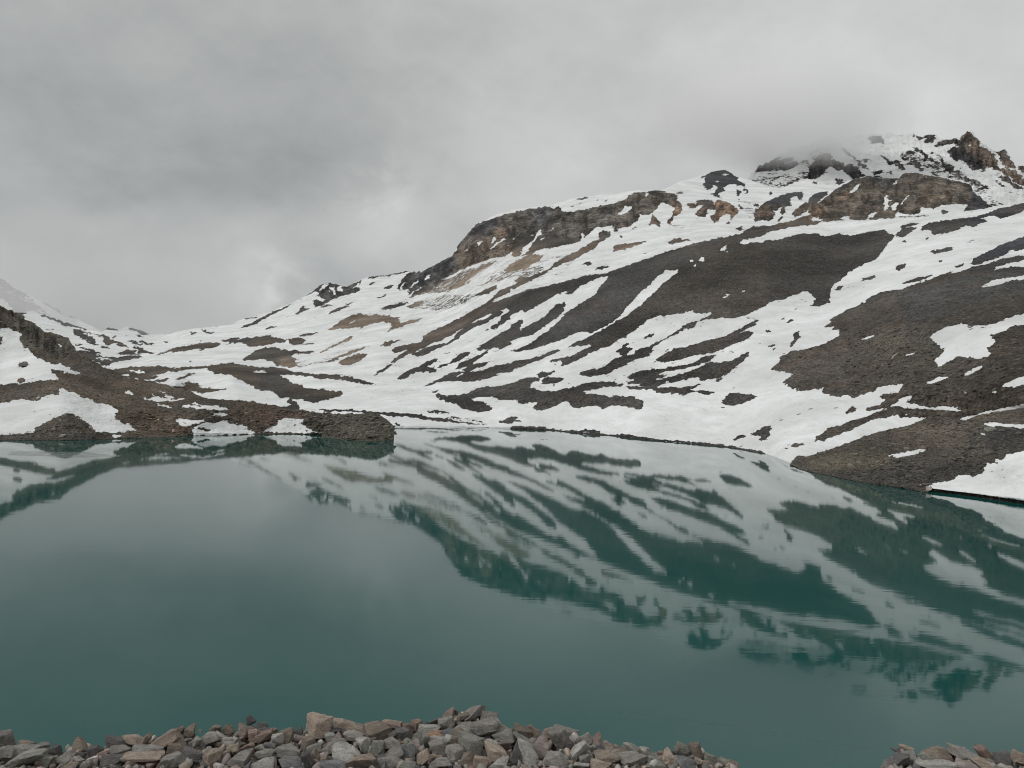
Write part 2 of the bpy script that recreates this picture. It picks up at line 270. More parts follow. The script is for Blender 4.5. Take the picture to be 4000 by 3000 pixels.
T3 D: -10,348 150,290 300,260 500,205 640,165 800,150 950,100 1100,45 1240,-2 1420,-60 1600,-115 1770,-155 1874,-163 1965,-190 2132,-230 2212,-250 2212,420 2150,450 2050,500 1960,530 1850,535 1730,545 1620,560 1530,585 1700,520 1740,490 1740,470 1690,490 1600,490 1550,475 1480,490 1400,500 1300,520 1280,510 1200,540 1120,590 1060,640 950,700 840,780 760,800 650,850 560,900 480,930 415,955 430,910 310,905 430,885 540,850 715,762 600,768 480,787 350,780 200,800 50,830 -10,820
S: -10,510 90,465 110,490 200,440 290,390 370,340 450,310 470,290 470,330 520,330 600,250 650,235 720,205 790,180 825,182 820,200 760,260 720,330 640,380 560,430 480,480 420,550 360,600 250,690 150,760 60,800 -10,820 -10,730 100,700 180,680 260,630 330,570 400,530 440,480 470,420 450,400 390,420 330,470 270,530 180,580 100,620 80,650 75,600 110,545 60,560 -10,600
S: 1430,115 1440,140 1380,180 1290,240 1270,270 1200,340 1130,410 1050,470 1000,510 900,560 860,590 750,650 640,710 560,740 480,785 350,790 250,810 150,850 -10,915 -10,865 80,835 200,800 340,755 460,710 580,650 640,660 700,660 850,580 900,550 960,490 1000,430 1080,360 1130,290 1200,240 1240,190 1300,150 1330,125 1380,125
D: 480,787 560,740 640,710 760,650 860,590 900,600 800,700 715,762 600,768
D: -10,920 150,890 250,860 350,815 420,815 360,840 250,890 150,930 -10,985
D: 895,832 930,800 980,755 1020,753 960,795 1052,800 1010,827 980,852 930,852
D: 1050,850 1080,805 1150,795 1200,770 1280,730 1350,700 1420,650 1500,590 1600,555 1590,600 1550,625 1480,630 1400,680 1330,720 1230,780 1200,810 1190,850 1130,880 1070,890 1010,920 950,950 890,970 870,990 840,1010 740,1030 680,1040 600,1037 600,1000 660,985 740,980 800,965 830,930 880,890 950,865
D: 1230,917 1290,860 1400,800 1500,790 1620,750 1750,715 1850,690 1950,640 2050,580 2132,548 2100,592 2000,650 1950,667 2050,655 2087,660 2060,702 1980,737 1900,762 1820,802 1700,837 1600,847 1500,882 1400,907 1330,907; 1300,837 1360,788 1340,822; 1140,715 1180,680 1250,655 1200,700
D: 985,1052 1060,1010 1150,985 1290,980 1400,955 1500,940 1600,910 1660,870 1760,863 1700,907 1640,932 1500,967 1380,987 1290,1002 1260,1030 1352,1025 1230,1062 1150,1090 970,1112 1060,1072
D: 1110,1112 1180,1080 1300,1070 1400,1040 1550,990 1650,950 1700,920 1850,915 1930,890 2050,823 2062,835 2000,902 1930,962 1880,1012 1800,1052 1720,1062 1640,1077 1600,1045 1480,1072 1380,1087 1310,1075 1310,1102 1250,1132 1150,1127
D: 1745,1092 1790,1053 1827,1055 1790,1087; 980,1128 1080,1126 1200,1138 1350,1138 1500,1133 1632,1103 1580,1137 1500,1157 1650,1165 1752,1175 1700,1197 1650,1202 1600,1177 1540,1182 1480,1212 1420,1192 1350,1187 1260,1187 1220,1152 1080,1148 990,1148
D: -10,1105 100,1060 190,1045 230,1050 250,1075 180,1090 150,1120 180,1150 260,1165 380,1160 500,1140 620,1100 780,1085 970,1105 950,1127 800,1132 700,1160 600,1167 640,1187 760,1197 860,1212 960,1205 1060,1220 1120,1250 1137,1290 1110,1322 1060,1317 1000,1297 900,1292 830,1302 790,1322 740,1297 640,1302 560,1312 510,1302 500,1262 460,1257 410,1272 380,1297 310,1322 230,1337 170,1322 200,1290 240,1257 180,1262 60,1282 40,1247 -10,1242
D: 215,1042 230,1010 280,1000 330,1010 360,983 372,1000 330,1027 260,1047; 245,1112 280,1050 340,1045 452,1060 400,1087 330,1107; 345,1117 375,1103 365,1122; -10,1393 40,1398 30,1415 130,1433 -10,1433
D: 1800,1252 1850,1225 1870,1183 1990,1188 2060,1198 2122,1220 2060,1247 1980,1282 1900,1292 1840,1277 1820,1262; 1795,1317 1830,1298 1852,1303 1820,1317; 1915,1592 1950,1553 2010,1543 2012,1567 1950,1587; 2045,1535 2110,1525 2160,1475 2225,1468 2225,1577 2150,1592 2140,1560; 1905,1138 1935,1130 1920,1143
D: -10,1468 100,1466 300,1483 350,1498 580,1508 650,1498 720,1503 790,1538 900,1546 960,1538 1100,1558 1270,1583 1400,1598 1650,1608 1880,1638 2225,1700 2225,1722 1870,1660 1600,1632 1270,1606 1100,1596 900,1566 790,1566 580,1535 350,1522 150,1505 -10,1495
T6 S: 1080,1108 1110,1078 1200,1063 1300,1033 1450,983 1600,958 1800,943 2225,913 2225,1008 2100,1037 2000,1032 1850,1042 1780,1032 1700,1022 1550,1042 1400,1082 1300,1102 1200,1102 1130,1112
S: 640,1267 655,1243 692,1245 680,1272; 725,1267 750,1228 792,1232 770,1264; 668,1302 700,1288 717,1305; 610,1307 640,1298 637,1314; 908,1167 950,1130 982,1120 950,1172 930,1177; 953,1187 985,1161 992,1182; 933,1577 970,1543 1002,1548 960,1577; 1098,1522 1137,1503 1125,1522; 725,1142 790,1105 770,1120
T7 S: -10,1125 300,1072 700,1032 1000,1006 1400,987 1700,958 1950,905 2100,880 2225,868 2225,880 2050,930 1900,960 1800,988 1600,1012 1400,1040 1310,1070 1200,1110 1130,1130 1090,1135 1030,1142 990,1102 850,1122 720,1152 600,1132 500,1157 420,1132 300,1132 150,1172 80,1192 -10,1197
T7 D: -30,1190 80,1190 150,1171 300,1131 420,1131 500,1156 600,1131 720,1151 850,1121 1000,1101 1100,1153 1060,1210 1040,1240 960,1310 920,1365 820,1400 700,1470 640,1530 570,1570 540,1640 540,1760 -30,1760
# snow river on the right slope
S: 1000,1100 1030,1142 1100,1155 1050,1210 1040,1240 960,1310 920,1365 820,1400 700,1470 640,1530 570,1570 540,1640 540,1690 650,1690 2225,1500 2225,900 2050,930 1890,960 1700,1000 1320,1100 1200,1110
T4 S: 920,35 830,70 700,140 640,200 570,240 545,290 550,320 530,352 600,350 650,365 600,395 500,410 430,440 320,452 390,410 410,370 370,330 330,305 270,320 150,370 50,390 -10,415 -10,1100 300,1170 700,1210 1060,1120 900,700 620,700 620,640 1000,330 1600,140 2100,0 1800,-300 1200,-300
D: 20,972 100,920 100,880 160,850 220,818 260,823 380,790 480,760 560,720 610,690 622,640 560,625 585,598 520,612 480,617 550,560 500,572 600,510 680,470 760,440 830,400 880,355 960,318 1020,308 1130,288 1250,250 1400,203 1560,138 1610,128 1550,167 1650,135 1760,98 1880,73 2000,32 2080,12 2225,-10 2225,1800 -10,1800 390,1605 480,1590 600,1550 720,1500 830,1450 920,1410 1060,1390 1080,1370 1150,1390 1210,1360 1250,1370 1300,1400 1380,1392 1250,1450 1150,1480 1040,1500 840,1560 600,1660 400,1750 -10,1800 390,1605 420,1560 470,1540 510,1490 620,1470 700,1430 840,1390 940,1350 1010,1310 920,1335 840,1342 860,1330 970,1290 990,1260 1032,1235 970,1215 1000,1190 1120,1180 1150,1140 1160,1110 1060,1110 950,1135 900,1175 800,1200 750,1227 700,1200 640,1207 560,1217 520,1190 450,1177 490,1130 440,1150 380,1157 290,1167 200,1135 150,1110 130,1080 217,1035 170,1010 100,1000 30,987
S: 390,1605 480,1590 600,1550 720,1500 830,1450 920,1410 1060,1390 1150,1392 1300,1400 1385,1392 1250,1450 1150,1480 1040,1500 840,1560 620,1660 300,1760 -10,1860 -10,1560 200,1580
D: 390,1605 410,1560 470,1540 510,1490 620,1470 700,1430 840,1390 1000,1340 1200,1330 1400,1340 1400,1400 1300,1400 1150,1392 1080,1372 1060,1390 920,1410 830,1450 720,1500 600,1550 480,1590
S: 850,1360 940,1345 1050,1300 1130,1262 1130,1240 1240,1200 1252,1215 1200,1268 1290,1290 1400,1305 1620,1298 1680,1335 1560,1337 1400,1325 1250,1318 1080,1300 940,1348
S: 1130,1170 1190,1160 1245,1150 1200,1175; 1160,1385 1180,1370 1220,1357 1200,1378; 1050,1395 1110,1368 1125,1372 1090,1395
S: 1395,705 1450,660 1520,620 1600,600 1680,578 1740,602 1850,600 1950,588 2050,538 2225,495 2225,597 2100,602 2040,650 1980,670 1900,690 1960,720 1970,740 1930,770 1880,800 1922,830 1922,862 1830,882 1780,877 1740,872 1650,862 1580,902 1520,942 1470,962 1430,890 1480,870 1532,810 1480,790 1440,740
0.6: 1700,590 1900,600 2060,540 2060,590 1900,640 1760,640
S: 1693,1032 1750,978 1810,958 1885,938 1810,987 1750,1022; 1353,1097 1430,1068 1460,1048 1540,1038 1577,1043 1500,1077 1440,1102 1390,1102; 2008,1127 2080,1088 2150,1058 2225,1035 2225,1107 2120,1132 2060,1137; 1183,862 1230,838 1272,833 1220,864; 803,722 860,698 932,676 920,697 850,717
S: 1833,272 1880,238 1940,208 2080,188 2225,162 2225,200 2080,217 2000,247 1920,264; 1937,127 1980,90 2100,58 2225,32 2225,92 2080,97 1990,117; 1908,1182 1987,1163 1950,1187; 940,897 970,890 968,902
D: 1090,102 1130,78 1197,68 1180,97 1140,127 1110,117; 805,217 820,190 880,178 947,158 920,187 850,212; 1150,247 1200,213 1290,183 1430,166 1350,202 1250,227; 588,292 600,263 652,263 620,292; 1600,97 1680,66 1650,97; 1458,42 1510,28 1500,52; 105,552 150,523 155,537; 150,577 200,543 227,550 180,577; 215,672 250,648 292,650 260,667 280,690 240,742 200,787 190,770 220,730; -10,633 37,655 -10,664; -10,778 62,758 50,777 -10,792; 30,802 82,793 60,810; 205,462 252,448 240,464
0.6: 400,612 490,588 450,614
D: 665,1367 700,1320 735,1295 764,1310 745,1347 700,1362; 843,1342 870,1308 950,1293 982,1300 900,1332; 193,1647 220,1620 300,1616 327,1630 270,1642 230,1657; 158,1632 187,1626 180,1640; 430,1602 500,1588 480,1607; 130,1665 160,1655 190,1660 160,1672
T7 D: 1310,1072 1400,1038 1600,1013 1800,988 1890,958 2000,918 2225,866 2225,930 2130,970 2000,1012 1960,980 1820,1000 1902,1025 1830,1052 1770,1082 1710,1065 1640,1102 1520,1132 1410,1137 1420,1105 1330,1102
S: 1850,955 1950,905 2100,880 2080,890 1960,930
D: 1125,1087 1170,1055 1312,1038 1230,1067; 1090,1155 1150,1090 1292,1073 1270,1097 1180,1117 1250,1110 1170,1162; 1390,1287 1480,1273 1540,1253 1602,1265 1590,1282 1480,1300 1420,1312; 1458,1382 1500,1353 1512,1377; 1150,1202 1202,1188 1190,1212; 1350,1182 1382,1163 1370,1187; 1780,1115 1810,1108 1800,1120; 1925,1110 1950,1105 1940,1115
0.5: 1650,1242 1740,1188 1812,1183 1790,1212 1700,1227
D: 1740,1397 1770,1350 1880,1300 2000,1230 2120,1190 2225,1153 2225,1267 2100,1292 1990,1342 1900,1372 1800,1404; 1600,1422 1700,1388 1660,1425
S: 2080,1285 2110,1268 2130,1268 2110,1290
T8 S: 1648,307 1740,278 1900,233 2225,166 2225,205 2000,245 1850,262 1740,300 1735,322
T11 D: 2212,150 2212,150 2212,151
'''
A_SNOW = '''
T1 S: -80,630 0,630 40,630 80,615 100,640 150,650 200,665 180,690 165,730 200,770 250,810 290,850 350,895 430,915 520,940 620,975 712,1018 640,1022 560,1005 500,990 430,975 450,1010 490,1045 527,1060 470,1065 400,1075 330,1080 250,1095 170,1108 100,1108 0,1115 -80,1115
D: -80,695 25,697 15,740 20,762 -80,770; 170,920 240,913 247,945 205,967 175,950; 150,1077 180,1053 227,1063 215,1087 170,1097
S: 500,755 515,752 535,785 520,787
T9 S: -100,165 80,165 100,145 170,130 260,140 340,145 370,110 450,95 520,92 510,40 540,38 600,60 680,95 740,120 850,160 940,185 1010,215 1025,245 990,250 1000,290 1030,330 1100,345 1150,370 1207,392 1120,408 1040,420 960,424 880,415 820,400 800,370 750,330 690,290 640,265 590,252 520,270 460,300 400,330 340,360 290,385 315,405 270,420 180,430 80,435 -100,442
D: 245,395 262,400 280,415 262,412
S: 975,435 1010,432 1050,445 1045,458 980,458; 1070,58 1110,68 1172,102 1120,93; 1195,108 1290,125 1330,107 1390,118 1450,140 1440,152 1370,152 1320,150 1250,130; 1400,90 1450,92 1522,118 1440,125 1420,108; 1440,125 1530,130 1580,118 1607,128 1550,145 1500,152 1440,145; 1320,155 1370,170 1440,185 1530,205 1480,205 1420,205 1360,180; 1315,50 1370,58 1462,80 1400,78; 1290,85 1320,90 1332,102 1300,100
S: 1545,185 1640,180 1720,190 1780,185 1860,188 1950,205 1987,220 1930,228 1830,222 1740,215 1640,205 1570,200; 1650,158 1720,163 1762,186 1680,178; 1848,181 1907,184 1900,194; 1825,260 1870,245 1930,243 1982,265 1930,272 1870,277 1835,275
S: 1520,305 1570,292 1640,305 1700,312 1770,305 1760,330 1700,345 1640,358 1580,372 1540,355 1525,325; 1660,375 1720,355 1780,330 1850,340 1890,325 1950,320 2000,345 2050,355 2110,350 2150,375 2195,432 2000,436 1660,436; 1345,312 1375,310 1370,320 1350,320
D: 1560,335 1600,333 1600,340 1565,342; 1710,370 1780,375 1832,405 1780,407 1720,387; 1830,325 1880,325 1870,345
T10 S: 180,325 250,290 320,300 400,300 430,310 390,335 420,365 460,385 552,425 380,422 200,420 65,415 70,395 130,370 190,350
D: 320,352 360,343 350,364; 210,355 270,368 265,373; 435,395 452,395 455,410 438,410
'''
R_SNOW = '''
T8 S: 1850,340 1900,335 2100,340 2225,352 2225,380 2050,370 1900,362; 1020,620 1110,600 1180,588 1260,578 1310,558 1375,565 1330,592 1250,620 1170,627 1130,634; 1828,432 1880,418 1872,442
S: 1372,892 1430,853 1540,843 1610,818 1640,783 1700,783 1760,798 1850,778 1870,740 1860,720 1890,683 1960,688 1950,650 2030,655 2060,608 2130,598 2225,573 2700,560 2700,1200 2212,1012 1800,952 1430,907
S: 1300,862 1345,865 1350,872 1305,872
D: 1940,685 1980,680 1985,692; 1530,870 1545,868 1540,876
'''
P_SNOW = '''
T7 D: 1650,310 1745,243 1800,320 1840,345 1800,380 1870,385 1970,460 1990,540 2080,580 2140,590 2200,650 2225,720 2150,700 2080,640 1990,590 1940,590 1890,560 1880,602 1780,570 1680,500 1600,480 1540,430 1600,380 1700,390 1680,340
D: 1440,380 1500,330 1600,313 1690,345 1700,392 1600,355 1500,377; 1270,312 1300,283 1342,305 1310,332; 1340,312 1380,273 1452,290 1420,347 1370,352; 1240,290 1265,275 1270,300; 1960,422 2040,408 2100,490 2142,572 2060,560 2000,470; 1980,640 2060,640 2130,700 2212,745 2160,750 2050,680; 2160,545 2225,550 2225,620 2170,580
0.35: -100,490 100,470 220,485 262,530 200,580 150,600 60,590 -100,600; -100,690 40,680 160,690 80,735 -100,740
D: 340,650 370,540 440,440 520,420 560,490 640,520 660,560 620,590 560,560 520,560 490,600 430,655 350,665; 650,602 670,540 720,528 800,590 832,642 740,670 700,622; 578,662 620,658 672,692 630,714 590,692; 918,602 980,588 1002,605 930,617; 1020,605 1070,598 1072,627; 160,650 200,620 330,600 340,640 250,660
0.62: -100,600 340,600 340,720 -100,745; 1130,420 1480,440 1880,740 2000,930 1850,850 1600,680 1350,600 1180,520; 260,540 380,420 520,380 560,440 420,460 350,560
D: 1235,370 1300,400 1480,530 1460,535 1330,450; 1180,425 1260,420 1300,440 1200,445; 1100,495 1210,590 1190,592 1080,510; 1500,480 1530,520 1490,515; 1540,560 1600,560 1560,590; 1560,520 1680,640 1780,700 1770,712 1640,630; 1690,520 1790,590 1770,595; 1700,640 1920,745 1900,750 1720,665; 1250,505 1300,520 1350,590 1310,590; 1150,480 1210,490 1160,500; 1410,585 1485,635 1440,625; 620,375 720,455 700,455; 740,470 880,590 865,590; 800,690 1000,655 900,640; 1940,660 2060,730 2040,730; 1890,830 2060,890 2000,880
D: 1330,480 1380,500 1340,510; 1600,470 1660,500 1620,505; 1400,430 1450,440 1420,450; 830,490 870,500 840,520; 1020,520 1090,530 1050,545; 1450,570 1480,575 1460,585; 1560,400 1680,380 1640,410; 1200,530 1230,520 1240,540
0.25: 860,290 990,300 1010,350 900,360; 600,378 720,455 880,585 1000,655 960,655 860,592 700,470; 960,455 1000,455 1180,590 1150,590; 1480,500 1640,600 1560,610; 1250,510 1350,570 1330,600 1260,550; 1400,590 1490,640 1420,630; 1750,650 1920,740 1880,745 1780,690
S: 1880,545 1950,570 1990,600 1940,600; 1960,460 1990,470 2040,560 2020,580 1985,520; 1740,365 1752,362 1750,385 1735,375; 1840,370 1900,385 1960,430 1950,435 1880,400
'''
T2_EXTRA = ''
msnow = paint(1.0, M_SNOW); asnow = paint(0.0, A_SNOW); rsnow = paint(0.0, R_SNOW); psnow = paint(.80, P_SNOW)
def soften(img): return .78 * blur(img, .75) + .22 * blur(img, 2.6)
msnow, asnow, rsnow, psnow = map(soften, (msnow, asnow, rsnow, psnow))

# bare-ground colours (real albedo), painted as broad regions and softened
def tint(base, text, tile=1):
    img = np.empty((RH, RW, 3), np.float32); img[:] = base
    for line in text.strip().splitlines():
        head, _, rest = line.partition(':')
        t, *c = head.split(); tile = int(t[1:]); c = [float(x) for x in c]
        for poly in rest.split(';'):
            m = np.zeros((RH, RW), np.float32); fill(m, pts(tile, poly), 1.)
            m = m[..., None]; img = img * (1 - m) + m * np.array(c, np.float32)
    img = np.stack([blur(img[..., k], 5.5) for k in range(3)], -1); g = img.mean(-1, keepdims=True)
    return g + (img - g) * .62
mtint = tint((.054, .051, .047), '''
T1 .085 .066 .047: 1300,740 1950,720 1950,880 1300,900; 900,700 1160,730 1160,830 900,800
T1 .075 .060 .042: 950,930 1500,930 1500,1090 950,1090; 1440,900 2230,900 2230,1290 1400,1200
T1 .05 .055 .075: 330,490 800,590 780,650 600,610 330,530; 1070,600 1350,680 1330,790 1070,740
T2 .085 .067 .047: -50,680 520,680 520,860 -50,780; 540,1000 800,1000 760,1280 300,1150 300,1060
T2 .07 .064 .052: -50,780 340,780 400,930 -50,930
T2 .20 .145 .095: 200,890 400,880 400,970 180,970; 640,770 990,760 980,960 640,960; 620,480 1460,480 1460,680 620,680; 1060,700 1260,700 1260,800 1060,800; 530,680 850,680 850,850 530,850
T2 .105 .078 .06: 600,400 880,400 880,520 600,520; 1150,740 1450,660 1980,400 2212,230 2212,330 1900,560 1450,800 1190,930 1150,850
T2 .065 .063 .062: 480,210 930,200 930,450 330,510; 1220,90 1700,-20 1760,100 1600,250 1220,310
T5 .105 .094 .08: 500,700 1900,560 2212,520 2212,700 1800,900 1500,1000 1000,900 400,1100
T5 .07 .072 .078: 480,900 620,790 760,760 800,860 640,960; 1050,700 1240,680 1200,830 1080,840; 250,1160 450,1080 440,1230 300,1310 0,1440 0,1240
T5 .14 .105 .07: 380,1080 700,900 760,860 850,860 830,990 1250,1040 1550,980 1400,1070 900,1130 430,1230
T5 .21 .13 .075: 750,870 850,850 820,950 760,960
T5 .22 .165 .11: -20,1500 500,1200 780,1110 1200,1080 1170,1150 900,1330 500,1450 0,1600; 780,1080 1180,1080 1140,1190 800,1270
T5 .17 .115 .07: 1170,1250 1560,980 1700,940 1620,1040 1300,1200; 1730,960 2100,960 2100,1080 1730,1080; 870,1390 1200,1230 1220,1260 920,1400
T6 .12 .10 .08: -20,640 600,640 600,960 400,1000 -20,1020
T6 .26 .155 .075: 490,760 590,780 590,860 450,980 455,900; 860,720 1070,790 1060,910 850,930; 1230,790 1340,780 1360,830 1250,890
T6 .16 .11 .075: 600,740 810,790 780,890 600,880; 920,900 1030,900 1030,960 920,960; 1195,830 1420,800 1420,930 1190,930; 1400,780 1500,780 1480,930 1390,930; 1520,740 1700,740 1700,880 1520,880; 290,840 410,880 400,980 290,960; 460,1060 700,1060 700,1120 450,1120; -20,1060 320,1060 320,1180 -20,1180
T6 .045 .048 .055: 720,470 1160,470 1160,730 720,730; 1240,650 1640,650 1640,800 1400,790 1300,780 1210,830; 1660,640 1860,640 1860,740 1680,780
T7 .125 .10 .072: 340,900 560,780 720,680 840,640 960,720 1000,800 1100,640 1300,590 1780,690 1960,910 1300,990 200,1080 -20,1120
T7 .22 .14 .075: 600,780 720,760 700,830 600,850; 1340,770 1410,770 1410,840 1340,840; 1500,780 1560,780 1560,840 1500,840; 350,900 500,900 480,1000 340,1010
T7 .06 .06 .062: 560,800 620,730 740,660 860,625 1130,650 1080,720 1000,740 860,660 700,720 600,790
T7 .045 .047 .06: 1740,640 2212,1150 2212,1300 1740,1410
T3 .066 .058 .048: 1150,350 2212,-250 2212,560 1500,560 900,800 760,800; 1500,-50 2212,-200 2212,300
T3 .058 .057 .056: -20,500 500,400 900,100 1400,0 1200,250 900,560 400,760 -20,820
T4 .068 .057 .045: 0,900 700,450 1600,130 2212,100 2212,1700 0,1700
T4 .085 .074 .054: 620,1070 1240,1020 1240,1180 700,1230; 900,680 1560,700 1560,1000 900,1000
T4 .055 .054 .052: 1100,300 2212,50 2212,300 1200,600
T8 .075 .06 .045: 1400,100 2212,50 2212,300 1400,300
''')
atint = tint((.082, .069, .05), '''
T1 .095 .083 .06: 0,430 700,800 1000,1000 700,1000 250,780 0,600
T1 .10 .078 .052: 400,1000 1500,1100 1500,1400 1000,1500 400,1120
T9 .11 .078 .05: 1100,250 1650,250 1650,460 1100,440; 1950,200 2212,150 2212,440 2180,420 2000,330
T9 .06 .055 .05: -50,440 900,420 900,500 -50,500
T10 .115 .072 .047: 0,180 300,200 200,340 0,420; 200,230 450,240 400,300 200,300
T10 .09 .079 .055: 550,230 1200,230 1200,500 550,500
''')
rtint = tint((.078, .068, .052), '''
T8 .115 .098 .062: 300,620 1050,600 1050,720 600,760 350,720
T8 .105 .085 .06: 1100,330 1750,330 1700,560 1100,560; 1740,230 2212,200 2212,330 1740,320
T8 .055 .049 .042: 400,760 1300,700 1900,620 1880,780 1300,920 700,840
T8 .05 .048 .045: 1900,380 2212,380 2212,560 1900,600
''')
ptint = tint((.075, .068, .065), '''
T7 .16 .115 .08: 1640,240 1800,240 2212,600 2212,760 1900,560 1700,420
T7 .045 .045 .055: 1540,380 1700,400 1880,560 1880,610 1540,470; 320,560 520,560 520,660 330,670; 640,520 840,640 700,680
T7 .13 .10 .075: 350,420 660,420 660,560 520,560 380,560
''')

# ------------------------------------------------------------------ materials
def new_mat(name):
    m = bpy.data.materials.new(name); m.use_nodes = True; nt = m.node_tree; nt.nodes.clear()
    out = nd(nt, 'ShaderNodeOutputMaterial'); p = nd(nt, 'ShaderNodeBsdfPrincipled'); nt.links.new(p.outputs[0], out.inputs[0])
    return m, nt, p
def bump(nt, h, dist, strength=1.0, prev=None):
    b = nd(nt, 'ShaderNodeBump'); b.inputs['Distance'].default_value = dist; b.inputs['Strength'].default_value = strength
    nt.links.new(h, b.inputs['Height'])
    if prev is not None: nt.links.new(prev, b.inputs['Normal'])
    return b.outputs[0]
def terrain_mat(name, s, streak_rot, streak, edge_amp=.5, grain=1.0):
    """s: grain size in metres seen from the road; streak: how far patterns are drawn out downslope"""
    m, nt, p = new_mat(name); L = nt.links
    pos = nd(nt, 'ShaderNodeTexCoord').outputs['Object']
    sa = nd(nt, 'ShaderNodeAttribute', attribute_name='snow').outputs['Fac']
    ta = nd(nt, 'ShaderNodeAttribute', attribute_name='tint').outputs['Color']
    ca = nd(nt, 'ShaderNodeAttribute', attribute_name='crag').outputs['Fac']
    rot = mapping(nt, pos, rot=(0, streak_rot, 0))
    st = mapping(nt, rot, scale=(1 / streak, .6, 1))
    e1 = noise(nt, st, 1 / (14 * s), 5, .62)
    e2 = noise(nt, mapping(nt, pos, scale=(1, .5, 1)), 1 / (3.5 * s), 3, .6)
    e = math_n(nt, 'ADD', math_n(nt, 'MULTIPLY_ADD', e1, edge_amp * 2.4, -edge_amp * 1.2), math_n(nt, 'MULTIPLY_ADD', e2, edge_amp * 2.0, -edge_amp))
    f = maprange(nt, math_n(nt, 'ADD', sa, e), .46, .56)
    # bare ground: base tint broken up by stones, patches and downslope streaks
    big = noise(nt, st, 1 / (60 * s), 4, .5)
    fine = noise(nt, pos, 1 / (1.6 * s), 3, .75)
    mid = noise(nt, mapping(nt, pos, scale=(1, .6, 1)), 1 / (6 * s), 4, .65)
    k = maprange(nt, big, .34, .66, .62, 1.42)
    k = math_n(nt, 'MULTIPLY', k, maprange(nt, fine, .34, .66, 1 - .62 * grain, 1 + .75 * grain))
    k = math_n(nt, 'MULTIPLY', k, maprange(nt, mid, .35, .65, .74, 1.28))
    # vertical ribs on the crags
    ac = nd(nt, 'ShaderNodeAttribute', attribute_name='across').outputs['Fac']
    sz = nd(nt, 'ShaderNodeSeparateXYZ'); L.new(pos, sz.inputs[0]); cv = nd(nt, 'ShaderNodeCombineXYZ'); L.new(ac, cv.inputs[0]); L.new(sz.outputs[2], cv.inputs[2])
    fall = cv.outputs[0]
    rib = noise(nt, mapping(nt, fall, rot=(0, .10, 0), scale=(1, 1, .16)), 1 / (12 * s), 5, .72, .6)
    blk = noise(nt, mapping(nt, fall, scale=(1, 1, .6)), 1 / (16 * s), 6, .72, .3)
    kr = math_n(nt, 'MULTIPLY', maprange(nt, rib, .42, .58, .36, 1.32), maprange(nt, blk, .42, .58, .65, 1.3))
    kc = math_n(nt, 'MULTIPLY', kr, maprange(nt, noise(nt, mapping(nt, fall, scale=(1, 1, .6)), 1 / (40 * s), 4, .6), .35, .65, .7, 1.3))
    kc = math_n(nt, 'MULTIPLY', kc, maprange(nt, noise(nt, mapping(nt, fall, scale=(1, 1, .5)), 1 / (4 * s), 3, .7), .40, .60, .6, 1.4))
    k = math_n(nt, 'ADD', math_n(nt, 'MULTIPLY', k, math_n(nt, 'SUBTRACT', 1, ca)), math_n(nt, 'MULTIPLY', kc, ca))
    vs = nd(nt, 'ShaderNodeVectorMath', operation='SCALE'); L.new(ta, vs.inputs[0]); L.new(k, vs.inputs['Scale'])
    warm = noise(nt, pos, 1 / (25 * s), 3, .6)
    rock = mixc(nt, maprange(nt, warm, .48, .75, 0, .8), vs.outputs[0], mixc(nt, 1.0, vs.outputs[0], (1.18, .99, .86), 'MULTIPLY'))
    # pale stones
    vo = nd(nt, 'ShaderNodeTexVoronoi', feature='F1'); vo.inputs['Scale'].default_value = 1 / (2.6 * s); vo.inputs['Randomness'].default_value = 1
    L.new(pos, vo.inputs['Vector'])
    stone = math_n(nt, 'MULTIPLY', maprange(nt, vo.outputs['Distance'], .42, .30), maprange(nt, nd_sep(nt, vo.outputs['Color']), .80, .84))
    rock = mixc(nt, math_n(nt, 'MULTIPLY', stone, .55), rock, (.17, .15, .12))
    # snow
    sn1 = noise(nt, st, 1 / (35 * s), 5, .6)
    sn2 = noise(nt, mapping(nt, rot, scale=(.3, .6, 1)), 1 / (2.2 * s), 3, .6)
    snow = mixc(nt, maprange(nt, sn1, .32, .66), (.77, .785, .785), (.585, .595, .59))
    snow = mixc(nt, maprange(nt, sn2, .58, .80, 0, .35), snow, (.60, .59, .57))
    sn3 = noise(nt, mapping(nt, rot, scale=(.16, .5, 1)), 1 / (7 * s), 4, .65)
    snow = mixc(nt, maprange(nt, sn3, .46, .68, 0, .38), snow, (.50, .49, .47))
    vp = nd(nt, 'ShaderNodeTexVoronoi', feature='F1'); vp.inputs['Scale'].default_value = 1 / (3.4 * s); L.new(pos, vp.inputs['Vector'])
    speck = math_n(nt, 'MULTIPLY', maprange(nt, vp.outputs['Distance'], .36, .26), maprange(nt, math_n(nt, 'ADD', nd_sep(nt, vp.outputs['Color']), sn1), 1.50, 1.53))
    snow = mixc(nt, math_n(nt, 'MULTIPLY', speck, .8), snow, (.09, .085, .08))
    L.new(mixc(nt, f, rock, snow), p.inputs['Base Color'])
    p.inputs['Roughness'].default_value = .95; p.inputs['Specular IOR Level'].default_value = .12
    hr = math_n(nt, 'MULTIPLY', math_n(nt, 'ADD', math_n(nt, 'MULTIPLY', mid, 3.0), fine), math_n(nt, 'SUBTRACT', 1, ca))
    hr = math_n(nt, 'ADD', hr, math_n(nt, 'MULTIPLY', math_n(nt, 'MULTIPLY', ca, math_n(nt, 'ADD', rib, blk)), 9))
    hs = math_n(nt, 'ADD', math_n(nt, 'MULTIPLY', sn2, .9), math_n(nt, 'ADD', math_n(nt, 'MULTIPLY', sn1, 7.0), math_n(nt, 'MULTIPLY', sn3, 2.0)))
    h = math_n(nt, 'ADD', math_n(nt, 'MULTIPLY', hr, math_n(nt, 'SUBTRACT', 1, f)), math_n(nt, 'MULTIPLY', math_n(nt, 'ADD', hs, 1.4), f))
